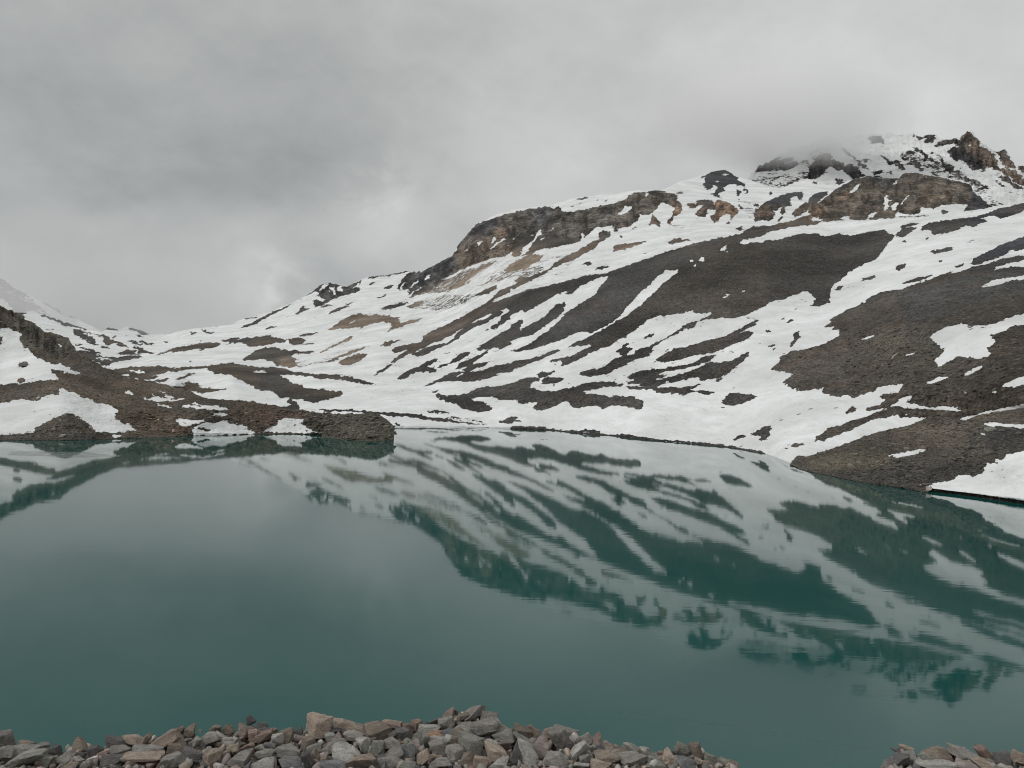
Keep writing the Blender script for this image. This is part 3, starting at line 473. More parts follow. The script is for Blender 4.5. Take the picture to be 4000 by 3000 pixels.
    L.new(bump(nt, h, 1.1 * s, .8), p.inputs['Normal'])
    return m
def nd_sep(nt, col):
    n = nd(nt, 'ShaderNodeSeparateColor'); nt.links.new(col, n.inputs[0]); return n.outputs[0]

# ------------------------------------------------------------------ terrain sheets
def mesh_grid(name, P, attrs, mat, kind='structure'):
    h, w, _ = P.shape; me = bpy.data.meshes.new(name)
    n = h * w; me.vertices.add(n); me.vertices.foreach_set('co', P.reshape(-1).astype(np.float32))
    ids = np.arange(n).reshape(h, w)
    q = np.stack([ids[:-1, :-1], ids[1:, :-1], ids[1:, 1:], ids[:-1, 1:]], -1).reshape(-1, 4)
    me.loops.add(q.size); me.polygons.add(len(q))
    me.polygons.foreach_set('loop_start', np.arange(0, q.size, 4)); me.loops.foreach_set('vertex_index', q.reshape(-1))
    me.update(calc_edges=True)
    me.polygons.foreach_set('use_smooth', np.ones(len(q), bool))
    for k, v in attrs.items():
        if v.ndim == 3:
            a = me.attributes.new(k, 'FLOAT_COLOR', 'POINT'); c = np.concatenate([v, np.ones(v.shape[:2] + (1,))], -1)
            a.data.foreach_set('color', c.reshape(-1).astype(np.float32))
        else:
            a = me.attributes.new(k, 'FLOAT', 'POINT'); a.data.foreach_set('value', v.reshape(-1).astype(np.float32))
    me.materials.append(mat); o = bpy.data.objects.new(name, me); COL.objects.link(o)
    if kind: o['kind'] = kind
    return o
def rbf(points):
    a = np.array(points, float); X = a[:, :2] / 1000; v = np.log(a[:, 2])
    d = np.linalg.norm(X[:, None] - X[None], axis=-1); n = len(a)
    K = np.zeros((n + 3, n + 3)); K[:n, :n] = d + 0 * np.eye(n); K[:n, n:] = np.c_[X, np.ones(n)]; K[n:, :n] = K[:n, n:].T
    K[:n, :n] -= 1e-2 * np.eye(n)
    wts = np.linalg.solve(K, np.r_[v, 0, 0, 0])
    def f(x, y):
        q = np.stack([np.asarray(x, float), np.asarray(y, float)], -1) / 1000
        out = q @ wts[n:n + 2] + wts[-1]
        for i in range(n): out = out + wts[i] * np.sqrt(((q - X[i]) ** 2).sum(-1) + 4e-4)
        return np.exp(out)
    return f
def curve(s_list):
    xs = []; ys = []
    for t, s in s_list:
        P = pts(t, s) if t else np.array([[float(v) for v in p.split(',')] for p in s.split()])
        for x, y in P:
            if not xs or x > xs[-1] + .5: xs.append(x); ys.append(y)
    xs, ys = np.array(xs), np.array(ys)
    return lambda x: np.interp(x, xs, ys)
def water_depth(x, y):            # depth at which a sighting below the horizon meets the lake
    return 60000.0 / np.maximum(y - hor(x), 20)
NZ = dict(wx=fnoise((RH, RW), (4, 9), 61, 3, .75), wy=fnoise((RH, RW), (5, 6), 67, 3, .75), n=fnoise((RH, RW), (20, 28), 5, 5, .66),
          rb=fnoise((RH, RW), (70, 8), 45, 3, .6), big=fnoise((RH, RW), (90, 130), 9, 3, .5))
SURF = {}
def sheet(name, xs, top, bot, depth, snow, tnt, mat, rows=300, rough=.004, crag=None, back=((14, 1.02), (60, 1.10), (260, 1.3)), front=True,
          edge_n=2.0, seed=1, ribs=.006, lip=None, gamma=1.0, warp=9.0, shear=.45):
    X = xs[None, :] * np.ones((rows, 1)); t = np.linspace(0, 1, rows)[:, None] ** gamma
    yt = top(xs) + edge_n * fnoise((4, len(xs)), (50, 7), seed + 90, 4, .6)[1]; yb = np.maximum(bot(xs), yt + 2)
    Y = yb[None] * (1 - t) + yt[None] * t
    D = depth(X, Y)
    # ragged fringes: the surveyed outlines are broken up along the fall line
    wx = sample(NZ['wx'], X, Y) * warp; wy = sample(NZ['wy'], X, Y) * warp * .55
    Xs = X + wx * 1.3; Ys = Y + wy - wx * shear
    Ys = Ys + .45 * np.maximum(Xs - 3998, 0); YT = Y + .45 * np.maximum(X - 3998, 0); XM = np.minimum(Xs, 3998)
    if name != 'rocky_hill': XM = np.where(XM < 3, 6 - XM, XM)
    if name == 'rubble_shore': XM = Xs; Ys = Y + wy - wx * shear; YT = Y
    S = sample(snow, XM, Ys); Tn = sample(tnt, XM, YT)
    C = np.zeros_like(D) if crag is None else sample(crag, X, Y)
    bare = np.clip(1 - S, 0, 1)
    n = sample(NZ['n'], X, Y); rb = sample(NZ['rb'], X, Y); big = sample(NZ['big'], X, Y)
    fade = np.minimum(1, np.minimum(t * 25, (1 - t) * 25)) ; fade = np.clip(fade, .12, 1)
    D = D * (1 + fade * (big * .017 + n * rough * (.35 + bare) + C * bare * rb * ribs))
    lim = np.where(Y > hor(X) + 5, water_depth(X, Y) * .997, 1e9)
    D = np.minimum(D, lim)
    P = at(X, Y, D)
    SURF[name] = (P, S, Tn, X, Y); ac = (xs - 2000) / FPX * float(np.median(D[rows // 2]))
    rowsP = [P]; rs = [S]; rt = [Tn]; rc = [C]
    if front:                      # carry the ground down below the water line
        pre = []
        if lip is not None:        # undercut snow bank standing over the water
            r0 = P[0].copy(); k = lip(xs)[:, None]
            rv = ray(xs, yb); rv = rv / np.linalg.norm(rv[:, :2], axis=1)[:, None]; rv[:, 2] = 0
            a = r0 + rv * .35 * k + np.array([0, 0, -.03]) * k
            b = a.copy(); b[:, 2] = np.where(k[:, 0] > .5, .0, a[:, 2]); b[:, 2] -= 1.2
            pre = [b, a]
        else:
            b = P[0].copy(); b[:, 2] -= 2.5; pre = [b]
        rowsP = [np.array(pre)] + rowsP; z = np.zeros_like(S[:1])
        rs = [np.repeat(z, len(pre), 0)] + rs; rt = [np.repeat(Tn[:1] * .28, len(pre), 0)] + rt; rc = [np.repeat(z, len(pre), 0)] + rc  # tint darkened: shade under the snow lip is painted into the undercut face
    for dy, kk in back:
        rowsP.append(at(xs, yt + dy, D[-1] * kk)[None]); rs.append(S[-1:]); rt.append(Tn[-1:]); rc.append(C[-1:])
    n_rows = sum(len(q) for q in rowsP)
    return mesh_grid(name, np.concatenate(rowsP), {'across': np.repeat(ac[None], n_rows, 0), 'snow': np.concatenate(rs), 'tint': np.concatenate(rt), 'crag': np.concatenate(rc)}, mat)

# crag masks (steep ribbed rock)
mcrag = paint(0., '''
T5 1: 200,1150 480,900 570,820 1220,660 2100,530 2212,560 2212,700 1900,880 1500,980 1000,930 860,1100 430,1230 250,1330 0,1300
T2 1: 480,210 930,200 930,330 500,450; 1220,90 1700,-20 1760,100 1600,250 1220,310
T6 1: -10,640 500,640 600,760 590,880 450,980 300,900 100,980 -10,1010; 860,720 1080,790 1050,930 860,940; 690,760 820,790 800,890 690,880; 1190,760 1500,770 1500,940 1190,940; 1530,740 1700,740 1700,890 1530,890
T7 1: 340,900 560,780 740,660 1000,640 1160,600 1780,690 1960,910 1300,990 340,1020
'''); mcrag = blur(mcrag, 3)
pcrag = blur(np.ones((RH, RW), np.float32), 1)
acrag = blur(paint(0., 'T1 1: 0,430 300,600 650,800 500,880 200,700 0,600\n'), 4)

mat_m = terrain_mat('snow_and_scree', 1.0, math.radians(-28), 4.0)
mat_c = mat_m
mat_a = terrain_mat('shore_rubble', .42, math.radians(15), 1.8, .38, 1.15)
mat_r = terrain_mat('near_rubble', .30, math.radians(-15), 1.8, .38, 1.2)
mat_p = terrain_mat('peak_rock', 3.2, math.radians(38), 4.5, .55)

# main mountainside and valley
M_TOP = curve([(0, '-260,1205'), (1, '-30,470 130,485 250,490 390,503 500,545 620,588 770,638 880,660 940,614 1030,638 1085,610 1200,636 1310,678 1450,675 1550,650 1650,632 1850,608 2000,597 2060,553 2200,521'),
    (2, '0,513 80,495 160,470 430,345 560,248 650,226 740,260 800,260 910,203 990,180 1150,160 1300,128 1345,145 1362,128 1385,148 1410,126 1425,143 1480,108 1540,82'),
    (5, '250,1163 370,1103 420,1008 480,938 530,880 570,828 650,798 760,745 870,705 1000,690 1210,662 1420,605 1560,588 1850,545 2100,538 2160,536'),
    (6, '370,646 430,642 560,578 700,535 800,505 840,486 900,477 960,471 1010,498 1060,532 1150,553 1330,614 1450,628 1520,600 1660,550 1740,560'),
    (7, '520,715 600,722 740,662 860,633 980,653 1130,655 1160,613 1280,602 1340,622 1480,642 1600,667 1750,707 1770,757 1800,775 1850,830 1942,903 2050,888 2212,868'), (0, '4300,715 4950,640')])
M_BOT = curve([(0, '-260,1560 300,1545 450,1550 680,1560 1000,1606 1400,1642 1535,1660'), (2, '1300,1474 1500,1474 1980,1482'), (3, '0,1478 300,1498 580,1528 700,1545 900,1553 1270,1600 1700,1632 1870,1650 2212,1712'), (0, '3100,1812 3500,1812 4300,1850 4950,1880')])
FP = [(3300, 1400, 440), (3633, 1316, 390), (2050, 1150, 1000), (2371, 1084, 880), (2646, 1052, 800), (2900, 960, 850), (2513, 1250, 680), (2700, 1400, 540), (3000, 1200, 600), (3300, 1000, 780), (3500, 1150, 520), (3900, 880, 720), (3900, 1200, 380),
      (3600, 1500, 318), (3990, 1560, 262), (3200, 1600, 350), (3950, 1400, 300), (3000, 1600, 385), (2881, 1583, 425), (2513, 1588, 454), (2300, 1400, 600), (4200, 1300, 330), (4200, 900, 650), (4200, 1560, 250), (3350, 1690, 305)]
FLOOR = [(-200, 1540, 700), (300, 1450, 750), (680, 1500, 700), (600, 1400, 1200), (900, 1480, 780), (300, 1380, 1400), (100, 1300, 1900), (0, 1230, 2200), (-200, 1220, 2200), (300, 1285, 2600), (600, 1305, 3200), (900, 1330, 1900), (1000, 1235, 2600), (1294, 1104, 3000),
         (1100, 1380, 1300), (1250, 1530, 680), (1300, 1260, 1800), (1600, 1080, 2800), (1700, 1180, 1900), (1500, 1380, 1000), (1500, 1500, 720), (1800, 1270, 1250), (1900, 1420, 720), (1750, 1560, 600), (2150, 1560, 520)]
WP = [(x, float(M_BOT(x)), float(water_depth(x, float(M_BOT(x))))) for x in (-200, 300, 680, 1000, 1250, 1540, 1750, 1900, 2150, 2400, 2650, 2850, 3000, 3100, 3300, 3500, 3800, 4200)]
BP = [(1867, 871, 2600), (2200, 1000, 1500), (2050, 1100, 1350), (2400, 1000, 1400), (2800, 930, 1350), (2200, 800, 2400), (2600, 650, 2700), (2832, 666, 2800), (3100, 700, 2500), (3400, 800, 2000), (3400, 690, 2300), (3700, 750, 2000), (3850, 815, 1900), (2000, 850, 2500), (4200, 780, 1800), (3100, 860, 1600)]
front_f = rbf(FP + FLOOR + WP); back_f = rbf(BP + FLOOR + WP[:8])
BROW = curve([(0, '1700,1330 1850,1230'), (5, '860,1470 1000,1418 1350,1328 1600,1248 1800,1208 2212,1093'), (6, '400,1203 700,1128 1080,1053 1250,998 1600,943 2212,903'), (7, '1400,983 2000,908 2212,866'), (0, '4300,725 4950,645')])
def m_depth(X, Y):
    a = front_f(X, Y); b = np.maximum(back_f(X, Y), a)
    g = np.clip((X - 1750) / 450, 0, 1); g = g * g * (3 - 2 * g)
    w = np.clip((BROW(X) - Y) / (2 + 60 * (1 - g)), 0, 1)
    return np.exp(np.log(a) * (1 - w) + np.log(b) * w)
mountain = sheet('mountain_slope', np.arange(-250, 4900, 3.3), M_TOP, M_BOT, m_depth, msnow, mtint, mat_m, rows=330, crag=mcrag, seed=3, rough=.0032, ribs=.012)

# rocky hill and peninsula on the left shore
A_TOP = curve([(0, '-1000,980 -700,940 -350,1050 -150,1130'), (1, '0,430 50,450 130,490 190,543 270,568 350,622 380,650 470,668 590,710 620,760 650,790 655,815 700,842 760,872 850,930 900,962 1000,1000 1060,1040 1200,1070 1370,1095 1500,1130 1620,1162 1760,1222 1900,1240 2200,1258'),
               (2, '0,1268 200,1300 300,1335 330,1330 400,1325 440,1340 550,1352 700,1362 850,1362 930,1358 1000,1352 1060,1362 1110,1400 1150,1425 1185,1458 1197,1500')])
A_BOT = curve([(0, '-1000,1700 -350,1722'), (9, '0,485 400,486 900,479 1000,470 1200,468 1500,455 1660,439 2195,436'), (10, '10,436 550,428 580,456 700,470 900,489 1000,493 1150,489 1185,472 1197,430')])
AP = [(-1000, 980, 420), (-700, 940, 430), (0, 1194, 392), (-300, 1100, 400), (235, 1518, 292), (0, 1450, 335), (100, 1340, 362), (295, 1311, 385), (450, 1465, 372), (600, 1482, 370), (1000, 1573, 352), (1300, 1613, 336), (1480, 1622, 326), (235, 1620, 262), (500, 1560, 305), (800, 1600, 300), (800, 1525, 360), (1250, 1655, 320)]
AP += [(x, float(A_BOT(x)), float(water_depth(x, float(A_BOT(x))))) for x in (-1000, -650, -300, 0, 200, 400, 600, 800, 1000, 1150, 1250, 1400, 1500)]
sheet('rocky_hill', np.concatenate([np.arange(-1000, -340, 12), np.arange(-340, 1541.5, 2.4)]), A_TOP, A_BOT, rbf(AP), asnow, atint, mat_a, rows=230, crag=acrag, seed=21, rough=.006, edge_n=5, ribs=.01, back=((8, 1.02), (40, 1.09), (200, 1.3)))

# rubble bank and snow bank on the right shore
R_TOP = curve([(8, '195,690 230,650 270,618 330,632 420,600 640,528 840,453 1040,393 1180,372 1300,325 1380,300 1430,290 1560,305 1700,318 1740,300 1850,262 2000,240 2212,203'), (0, '4400,1540 4950,1500')])
R_BOT = curve([(8, '195,700 230,712 290,740 350,757 550,795 830,855 1150,898 1300,926 1385,938 1405,903 1430,905 1800,950 2212,1012'), (0, '4400,2085 4950,2160')])
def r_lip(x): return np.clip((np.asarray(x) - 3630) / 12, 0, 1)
def rwd(x):
    x = np.asarray(x, float); yb = R_BOT(x) + 12 * r_lip(x); return 60000 / (yb - hor(x))
RP = [(3380, 1705, 262), (3250, 1745, 270), (3640, 1635, 272), (4000, 1594, 238), (4300, 1560, 225), (3500, 1790, 222), (3800, 1790, 205), (4000, 1850, 180), (4300, 1850, 165), (3640, 1720, 240), (3120, 1800, 279)]
RP += [(x, float(R_BOT(x)), float(rwd(x))) for x in (3095, 3200, 3300, 3400, 3500, 3600, 3700, 3800, 3900, 4000, 4150, 4300)]
rf = rbf(RP)
def r_depth(X, Y):
    D = rf(X, Y); t = np.clip((Y - (R_BOT(X) - 14)) / 14, 0, 1)
    return D * (1 - t) + rwd(X) * t
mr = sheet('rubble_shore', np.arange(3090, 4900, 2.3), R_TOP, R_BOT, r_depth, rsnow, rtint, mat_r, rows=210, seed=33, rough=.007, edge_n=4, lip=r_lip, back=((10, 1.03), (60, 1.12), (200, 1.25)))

# cloud-capped peak behind, and the far mountain on the left
P_TOP = curve([(0, '2860,840'), (6, '1130,553 1190,500 1240,440 1330,395 1400,352 1500,300 1600,262 1700,240 1800,215'), (7, '700,298 820,272 900,262 1080,272 1240,278 1300,282 1345,303 1385,270 1450,288 1480,322 1600,298 1650,306 1745,243 1775,265 1800,318 1870,362 1900,395 1950,430 2040,408 2060,425 2100,480 2140,560 2160,540 2212,548'), (0, '4150,720 4400,800 4800,840')])
P_BOT = curve([(0, '2800,900 4800,900')])
PP = [(2900, 700, 3600), (3200, 560, 4000), (3400, 520, 4400), (3789, 511, 4300), (4100, 620, 4200), (3200, 850, 3000), (3600, 850, 2900), (4000, 850, 2800), (2900, 850, 3200), (4400, 850, 3000), (3500, 700, 3600)]
sheet('cloudy_peak', np.arange(2800, 4800, 3.2), P_TOP, P_BOT, rbf(PP), psnow, ptint, mat_p, rows=170, crag=pcrag, seed=41, rough=.012, edge_n=14, ribs=.012, front=False)
E_TOP = curve([(0, '-1100,560 -400,880'), (1, '-40,130 0,168 60,210 100,250 240,330 400,410 520,470 620,520 760,590 900,655 1100,740'), (0, '520,1360')])
E_BOT = curve([(0, '-1100,1390 -400,1420 520,1440')])
EPt = [(-1000, 620, 4300), (-1000, 1380, 3300), (-300, 950, 4300), (0, 1080, 4300), (300, 1250, 4600), (-300, 1400, 3300), (400, 1420, 3400), (0, 1300, 3500)]
esnow = paint(.42, 'T1 0.95: -40,130 0,160 100,240 240,320 400,400 620,510 900,640 900,700 700,640 520,560 400,480 240,350 120,270 0,190; -100,330 60,370 110,470 60,470 -100,400; 150,400 260,470 330,495 240,480 170,430\nT1 0.3: -100,250 120,330 330,470 140,480 90,420 -100,300; 330,370 500,450 600,540 500,500; 500,440 700,560 600,520\n'); esnow = soften(esnow)
etint = np.empty((RH, RW, 3), np.float32); etint[:] = (.11, .11, .115)
mat_e = terrain_mat('far_rock', 3.0, math.radians(36), 7.0, .6)
sheet('far_mountain', np.arange(-1100, 516, 4), E_TOP, E_BOT, rbf(EPt), esnow, etint, mat_e, rows=110, seed=51, rough=.01, edge_n=6, front=False)

# ------------------------------------------------------------------ lake and ground
def plane(name, pts4, z, mat, kind='structure', n=1):
    me = bpy.data.meshes.new(name); (x0, y0), (x1, y1) = pts4
    me.from_pydata([(x0, y0, z), (x1, y0, z), (x1, y1, z), (x0, y1, z)], [], [(0, 1, 2, 3)]); me.materials.append(mat)
    o = bpy.data.objects.new(name, me); COL.objects.link(o); o['kind'] = kind; return o
wm, nt, p = new_mat('glacial_water')
p.inputs['Base Color'].default_value = (.004, .063, .056, 1); p.inputs['Roughness'].default_value = .035; p.inputs['IOR'].default_value = 1.31
pos = nd(nt, 'ShaderNodeTexCoord').outputs['Object']
w1 = noise(nt, mapping(nt, pos, scale=(.22, 1, 1), rot=(0, 0, .1)), .9, 3, .5)
w2 = noise(nt, mapping(nt, pos, scale=(.5, 1, 1), rot=(0, 0, -.2)), .22, 2, .5)
w3 = noise(nt, pos, .012, 3, .5)
hh = math_n(nt, 'ADD', math_n(nt, 'MULTIPLY', w1, maprange(nt, w3, .35, .65, .0012, .0032)), math_n(nt, 'MULTIPLY', w2, .004))
nt.links.new(bump(nt, hh, 1.0, 1.0), p.inputs['Normal'])
lake = plane('lake_water', ((-900, 8), (900, 1100)), 0.0, wm)
gm, nt, p = new_mat('gravel_ground')
pos = nd(nt, 'ShaderNodeTexCoord').outputs['Object']
g1 = noise(nt, pos, 9, 6, .7)
nt.links.new(mixc(nt, maprange(nt, g1, .3, .7), (.035, .032, .028), (.12, .105, .085)), p.inputs['Base Color']); p.inputs['Roughness'].default_value = 1
nt.links.new(bump(nt, g1, .03, .8), p.inputs['Normal'])
plane('ground', ((-25000, -25000), (25000, 25000)), -6.0, gm)

# ------------------------------------------------------------------ cloud on the summit and drifting over the far valley
def cloud_box(name, lo, hi, density, scale, fade, seed):
    """lo/hi corners in world metres; density fades to nothing at every face"""
    me = bpy.data.meshes.new(name)
    v = [(x, y, z) for x in (-1, 1) for y in (-1, 1) for z in (-1, 1)]
    me.from_pydata(v, [], [(0, 1, 3, 2), (4, 6, 7, 5), (0, 4, 5, 1), (2, 3, 7, 6), (0, 2, 6, 4), (1, 5, 7, 3)])
    o = bpy.data.objects.new(name, me); COL.objects.link(o); lo = np.array(lo, float); hi = np.array(hi, float)
    o.location = (lo + hi) / 2; o.scale = (hi - lo) / 2
    m = bpy.data.materials.new(name + '_vapour'); m.use_nodes = True; t = m.node_tree; t.nodes.clear()
    out = nd(t, 'ShaderNodeOutputMaterial'); pv = nd(t, 'ShaderNodeVolumePrincipled'); t.links.new(pv.outputs[0], out.inputs['Volume'])
    pv.inputs['Color'].default_value = (.995, .996, .997, 1); pv.inputs['Anisotropy'].default_value = .25
    tcn = nd(t, 'ShaderNodeTexCoord'); ob = tcn.outputs['Object']
    ln = nd(t, 'ShaderNodeVectorMath', operation='LENGTH')
    geo = nd(t, 'ShaderNodeNewGeometry'); ns = noise(t, geo.outputs['Position'], scale, 4, .6, .5)
    t.links.new(ob, ln.inputs[0])
    body = math_n(t, 'SUBTRACT', 1, ln.outputs['Value'])
    d = math_n(t, 'ADD', math_n(t, 'MULTIPLY', body, fade), math_n(t, 'MULTIPLY_ADD', ns, 2.2, -1.1))
    edge = maprange(t, ln.outputs['Value'], .99, .75)
    t.links.new(math_n(t, 'MULTIPLY', math_n(t, 'MULTIPLY', maprange(t, d, .05, .7), density), edge), pv.inputs['Density'])
    me.materials.append(m); o['kind'] = 'stuff'; return o

cloud_box('summit_cloud', tuple(at(3170, 430, 3400) + [-800, -250, -260]), tuple(at(3170, 430, 3400) + [700, 800, 440]), .0042, 1 / 420, 1.5, 1)
cloud_box('valley_cloud', tuple(at(350, 1220, 3100) + [-1500, -900, -380]), tuple(at(350, 1220, 3100) + [1400, 700, 420]), .0009, 1 / 600, 1.6, 2)

# ------------------------------------------------------------------ stones of the roadside bank
STONE = {}
def stone_mat(name, c, speck=(.35, .33, .30), amt=.25):
    m, nt, p = new_mat(name); pos = nd(nt, 'ShaderNodeTexCoord').outputs['Object']
    oi = nd(nt, 'ShaderNodeObjectInfo').outputs['Random']
    comb = nd(nt, 'ShaderNodeCombineXYZ'); nt.links.new(math_n(nt, 'MULTIPLY', oi, 37.0), comb.inputs[0]); nt.links.new(math_n(nt, 'MULTIPLY', oi, 91.0), comb.inputs[2])
    av = nd(nt, 'ShaderNodeVectorMath', operation='ADD'); nt.links.new(pos, av.inputs[0]); nt.links.new(comb.outputs[0], av.inputs[1]); v = av.outputs[0]
    a = noise(nt, v, 1.3, 5, .65, .6); b = noise(nt, v, 9, 4, .75); st = noise(nt, mapping(nt, v, scale=(.8, .8, 5), rot=(.3, .2, 0)), 1.6, 4, .6)
    fine = noise(nt, v, 38, 2, .7)
    k = math_n(nt, 'MULTIPLY', maprange(nt, a, .3, .7, .6, 1.4), maprange(nt, b, .32, .68, .65, 1.35))
    k = math_n(nt, 'MULTIPLY', k, math_n(nt, 'MULTIPLY_ADD', fine, 1.1, .45))
    k = math_n(nt, 'MULTIPLY', k, math_n(nt, 'MULTIPLY_ADD', oi, .35, .83))
    vs = nd(nt, 'ShaderNodeVectorMath', operation='SCALE'); vs.inputs[0].default_value = tuple(1.5 * q for q in c); nt.links.new(k, vs.inputs['Scale'])
    col = mixc(nt, maprange(nt, st, .56, .70, 0, amt), vs.outputs[0], speck)
    col = mixc(nt, maprange(nt, a, .60, .75, 0, .4), col, (.24, .17, .11))
    nt.links.new(col, p.inputs['Base Color']); p.inputs['Roughness'].default_value = .9; p.inputs['Specular IOR Level'].default_value = .25
    h = math_n(nt, 'ADD', math_n(nt, 'MULTIPLY', st, 1.0), math_n(nt, 'ADD', b, math_n(nt, 'MULTIPLY', fine, .35)))
    nt.links.new(bump(nt, h, .02, .9), p.inputs['Normal']); return m
PAL = dict(g=(.20, .188, .172), d=(.105, .10, .098), l=(.31, .30, .275), b=(.18, .15, .122), t=(.275, .225, .182), r=(.215, .16, .135),
           w=(.70, .64, .61), o=(.27, .17, .11), n=(.19, .19, .163), p=(.25, .21, .20), u=(.15, .152, .152), k=(.25, .20, .165))
for key, c in PAL.items(): STONE[key] = stone_mat('stone_' + key, c)
def rock_mesh(seed, planes=9, sub=4, box=False):
    r = np.random.default_rng(seed)
    import bmesh
    bm = bmesh.new(); bmesh.ops.create_icosphere(bm, subdivisions=sub, radius=1)
    V = np.array([v.co for v in bm.verts]); V /= np.linalg.norm(V, axis=1)[:, None]
    N = r.normal(size=(planes, 3)); N /= np.linalg.norm(N, axis=1)[:, None]
    N = np.concatenate([N, [[1, .1, .1], [-1, .15, -.1], [.1, 1, .1], [0, -1, .15], [.1, 0, 1], [0, .1, -1]]]); N /= np.linalg.norm(N, axis=1)[:, None]
    N[-6:] += r.normal(size=(6, 3)) * .3; N /= np.linalg.norm(N, axis=1)[:, None]
    dd = np.r_[r.uniform(.55, .9, planes), r.uniform(.75, 1.0, 6)]
    dot = V @ N.T; rad = np.where(dot > .05, dd / np.maximum(dot, .05), 9).min(1)
    rad = np.minimum(rad, 1.7)
    W = V * rad[:, None]
    f = sum(np.sin(W @ (r.normal(size=3) * s) + r.uniform(0, 6)) / s for s in (4, 7, 11, 17, 24, 33)) * .085
    W = W * (1 + f)[:, None]
    W /= (np.abs(W).max(0) * .98)
    for v, co in zip(bm.verts, W): v.co = co
    me = bpy.data.meshes.new('stone'); bm.to_mesh(me); bm.free()
    me.polygons.foreach_set('use_smooth', np.ones(len(me.polygons), bool))
    me.set_sharp_from_angle(angle=math.radians(20)); return me
ROCKS = [rock_mesh(100 + i, planes=2 + i % 6) for i in range(26)]
TF = {1: (0, 2700), 2: (1000, 2700), 3: (2000, 2700), 4: (3000, 2700)}
def bank_depth(y): return 4.78 - (np.asarray(y, float) - 2790) / 210 * .62
def put_stone(px, py, w, h, rot, key, label, group=None, seed=0, dz=0.0, name='stone', thick=None):
    depth = float(bank_depth(py + h * .18)) + dz
    c = at(px, py, depth); s = depth / FPX
    me = ROCKS[seed % len(ROCKS)].copy(); me.materials.clear(); me.materials.append(STONE[key])
    o = bpy.data.objects.new(name, me); COL.objects.link(o)
    hw, hh = w * s / 2, h * s / 2; th = thick or .5 * (hw + hh) * .85 + .15 * hw
    a = math.radians(rot)
    X = CW[:, 0] * math.cos(a) + CW[:, 1] * math.sin(a); Zx = -CW[:, 0] * math.sin(a) + CW[:, 1] * math.cos(a); Yx = np.cross(Zx, X)
    Rm = np.stack([X, Yx, Zx], 1)
    o.matrix_world = Matrix.Translation(Vector(c + CW @ np.array([0, 0, -1.0]) * th * .55)) @ Matrix([list(Rm[i]) + [0] for i in range(3)] + [[0, 0, 0, 1]]) @ Matrix.Diagonal((hw, th, hh, 1))
    if label:
        o['label'] = label; o['category'] = 'stone'
    o['group'] = group or 'loose stones of the roadside bank'
    return o
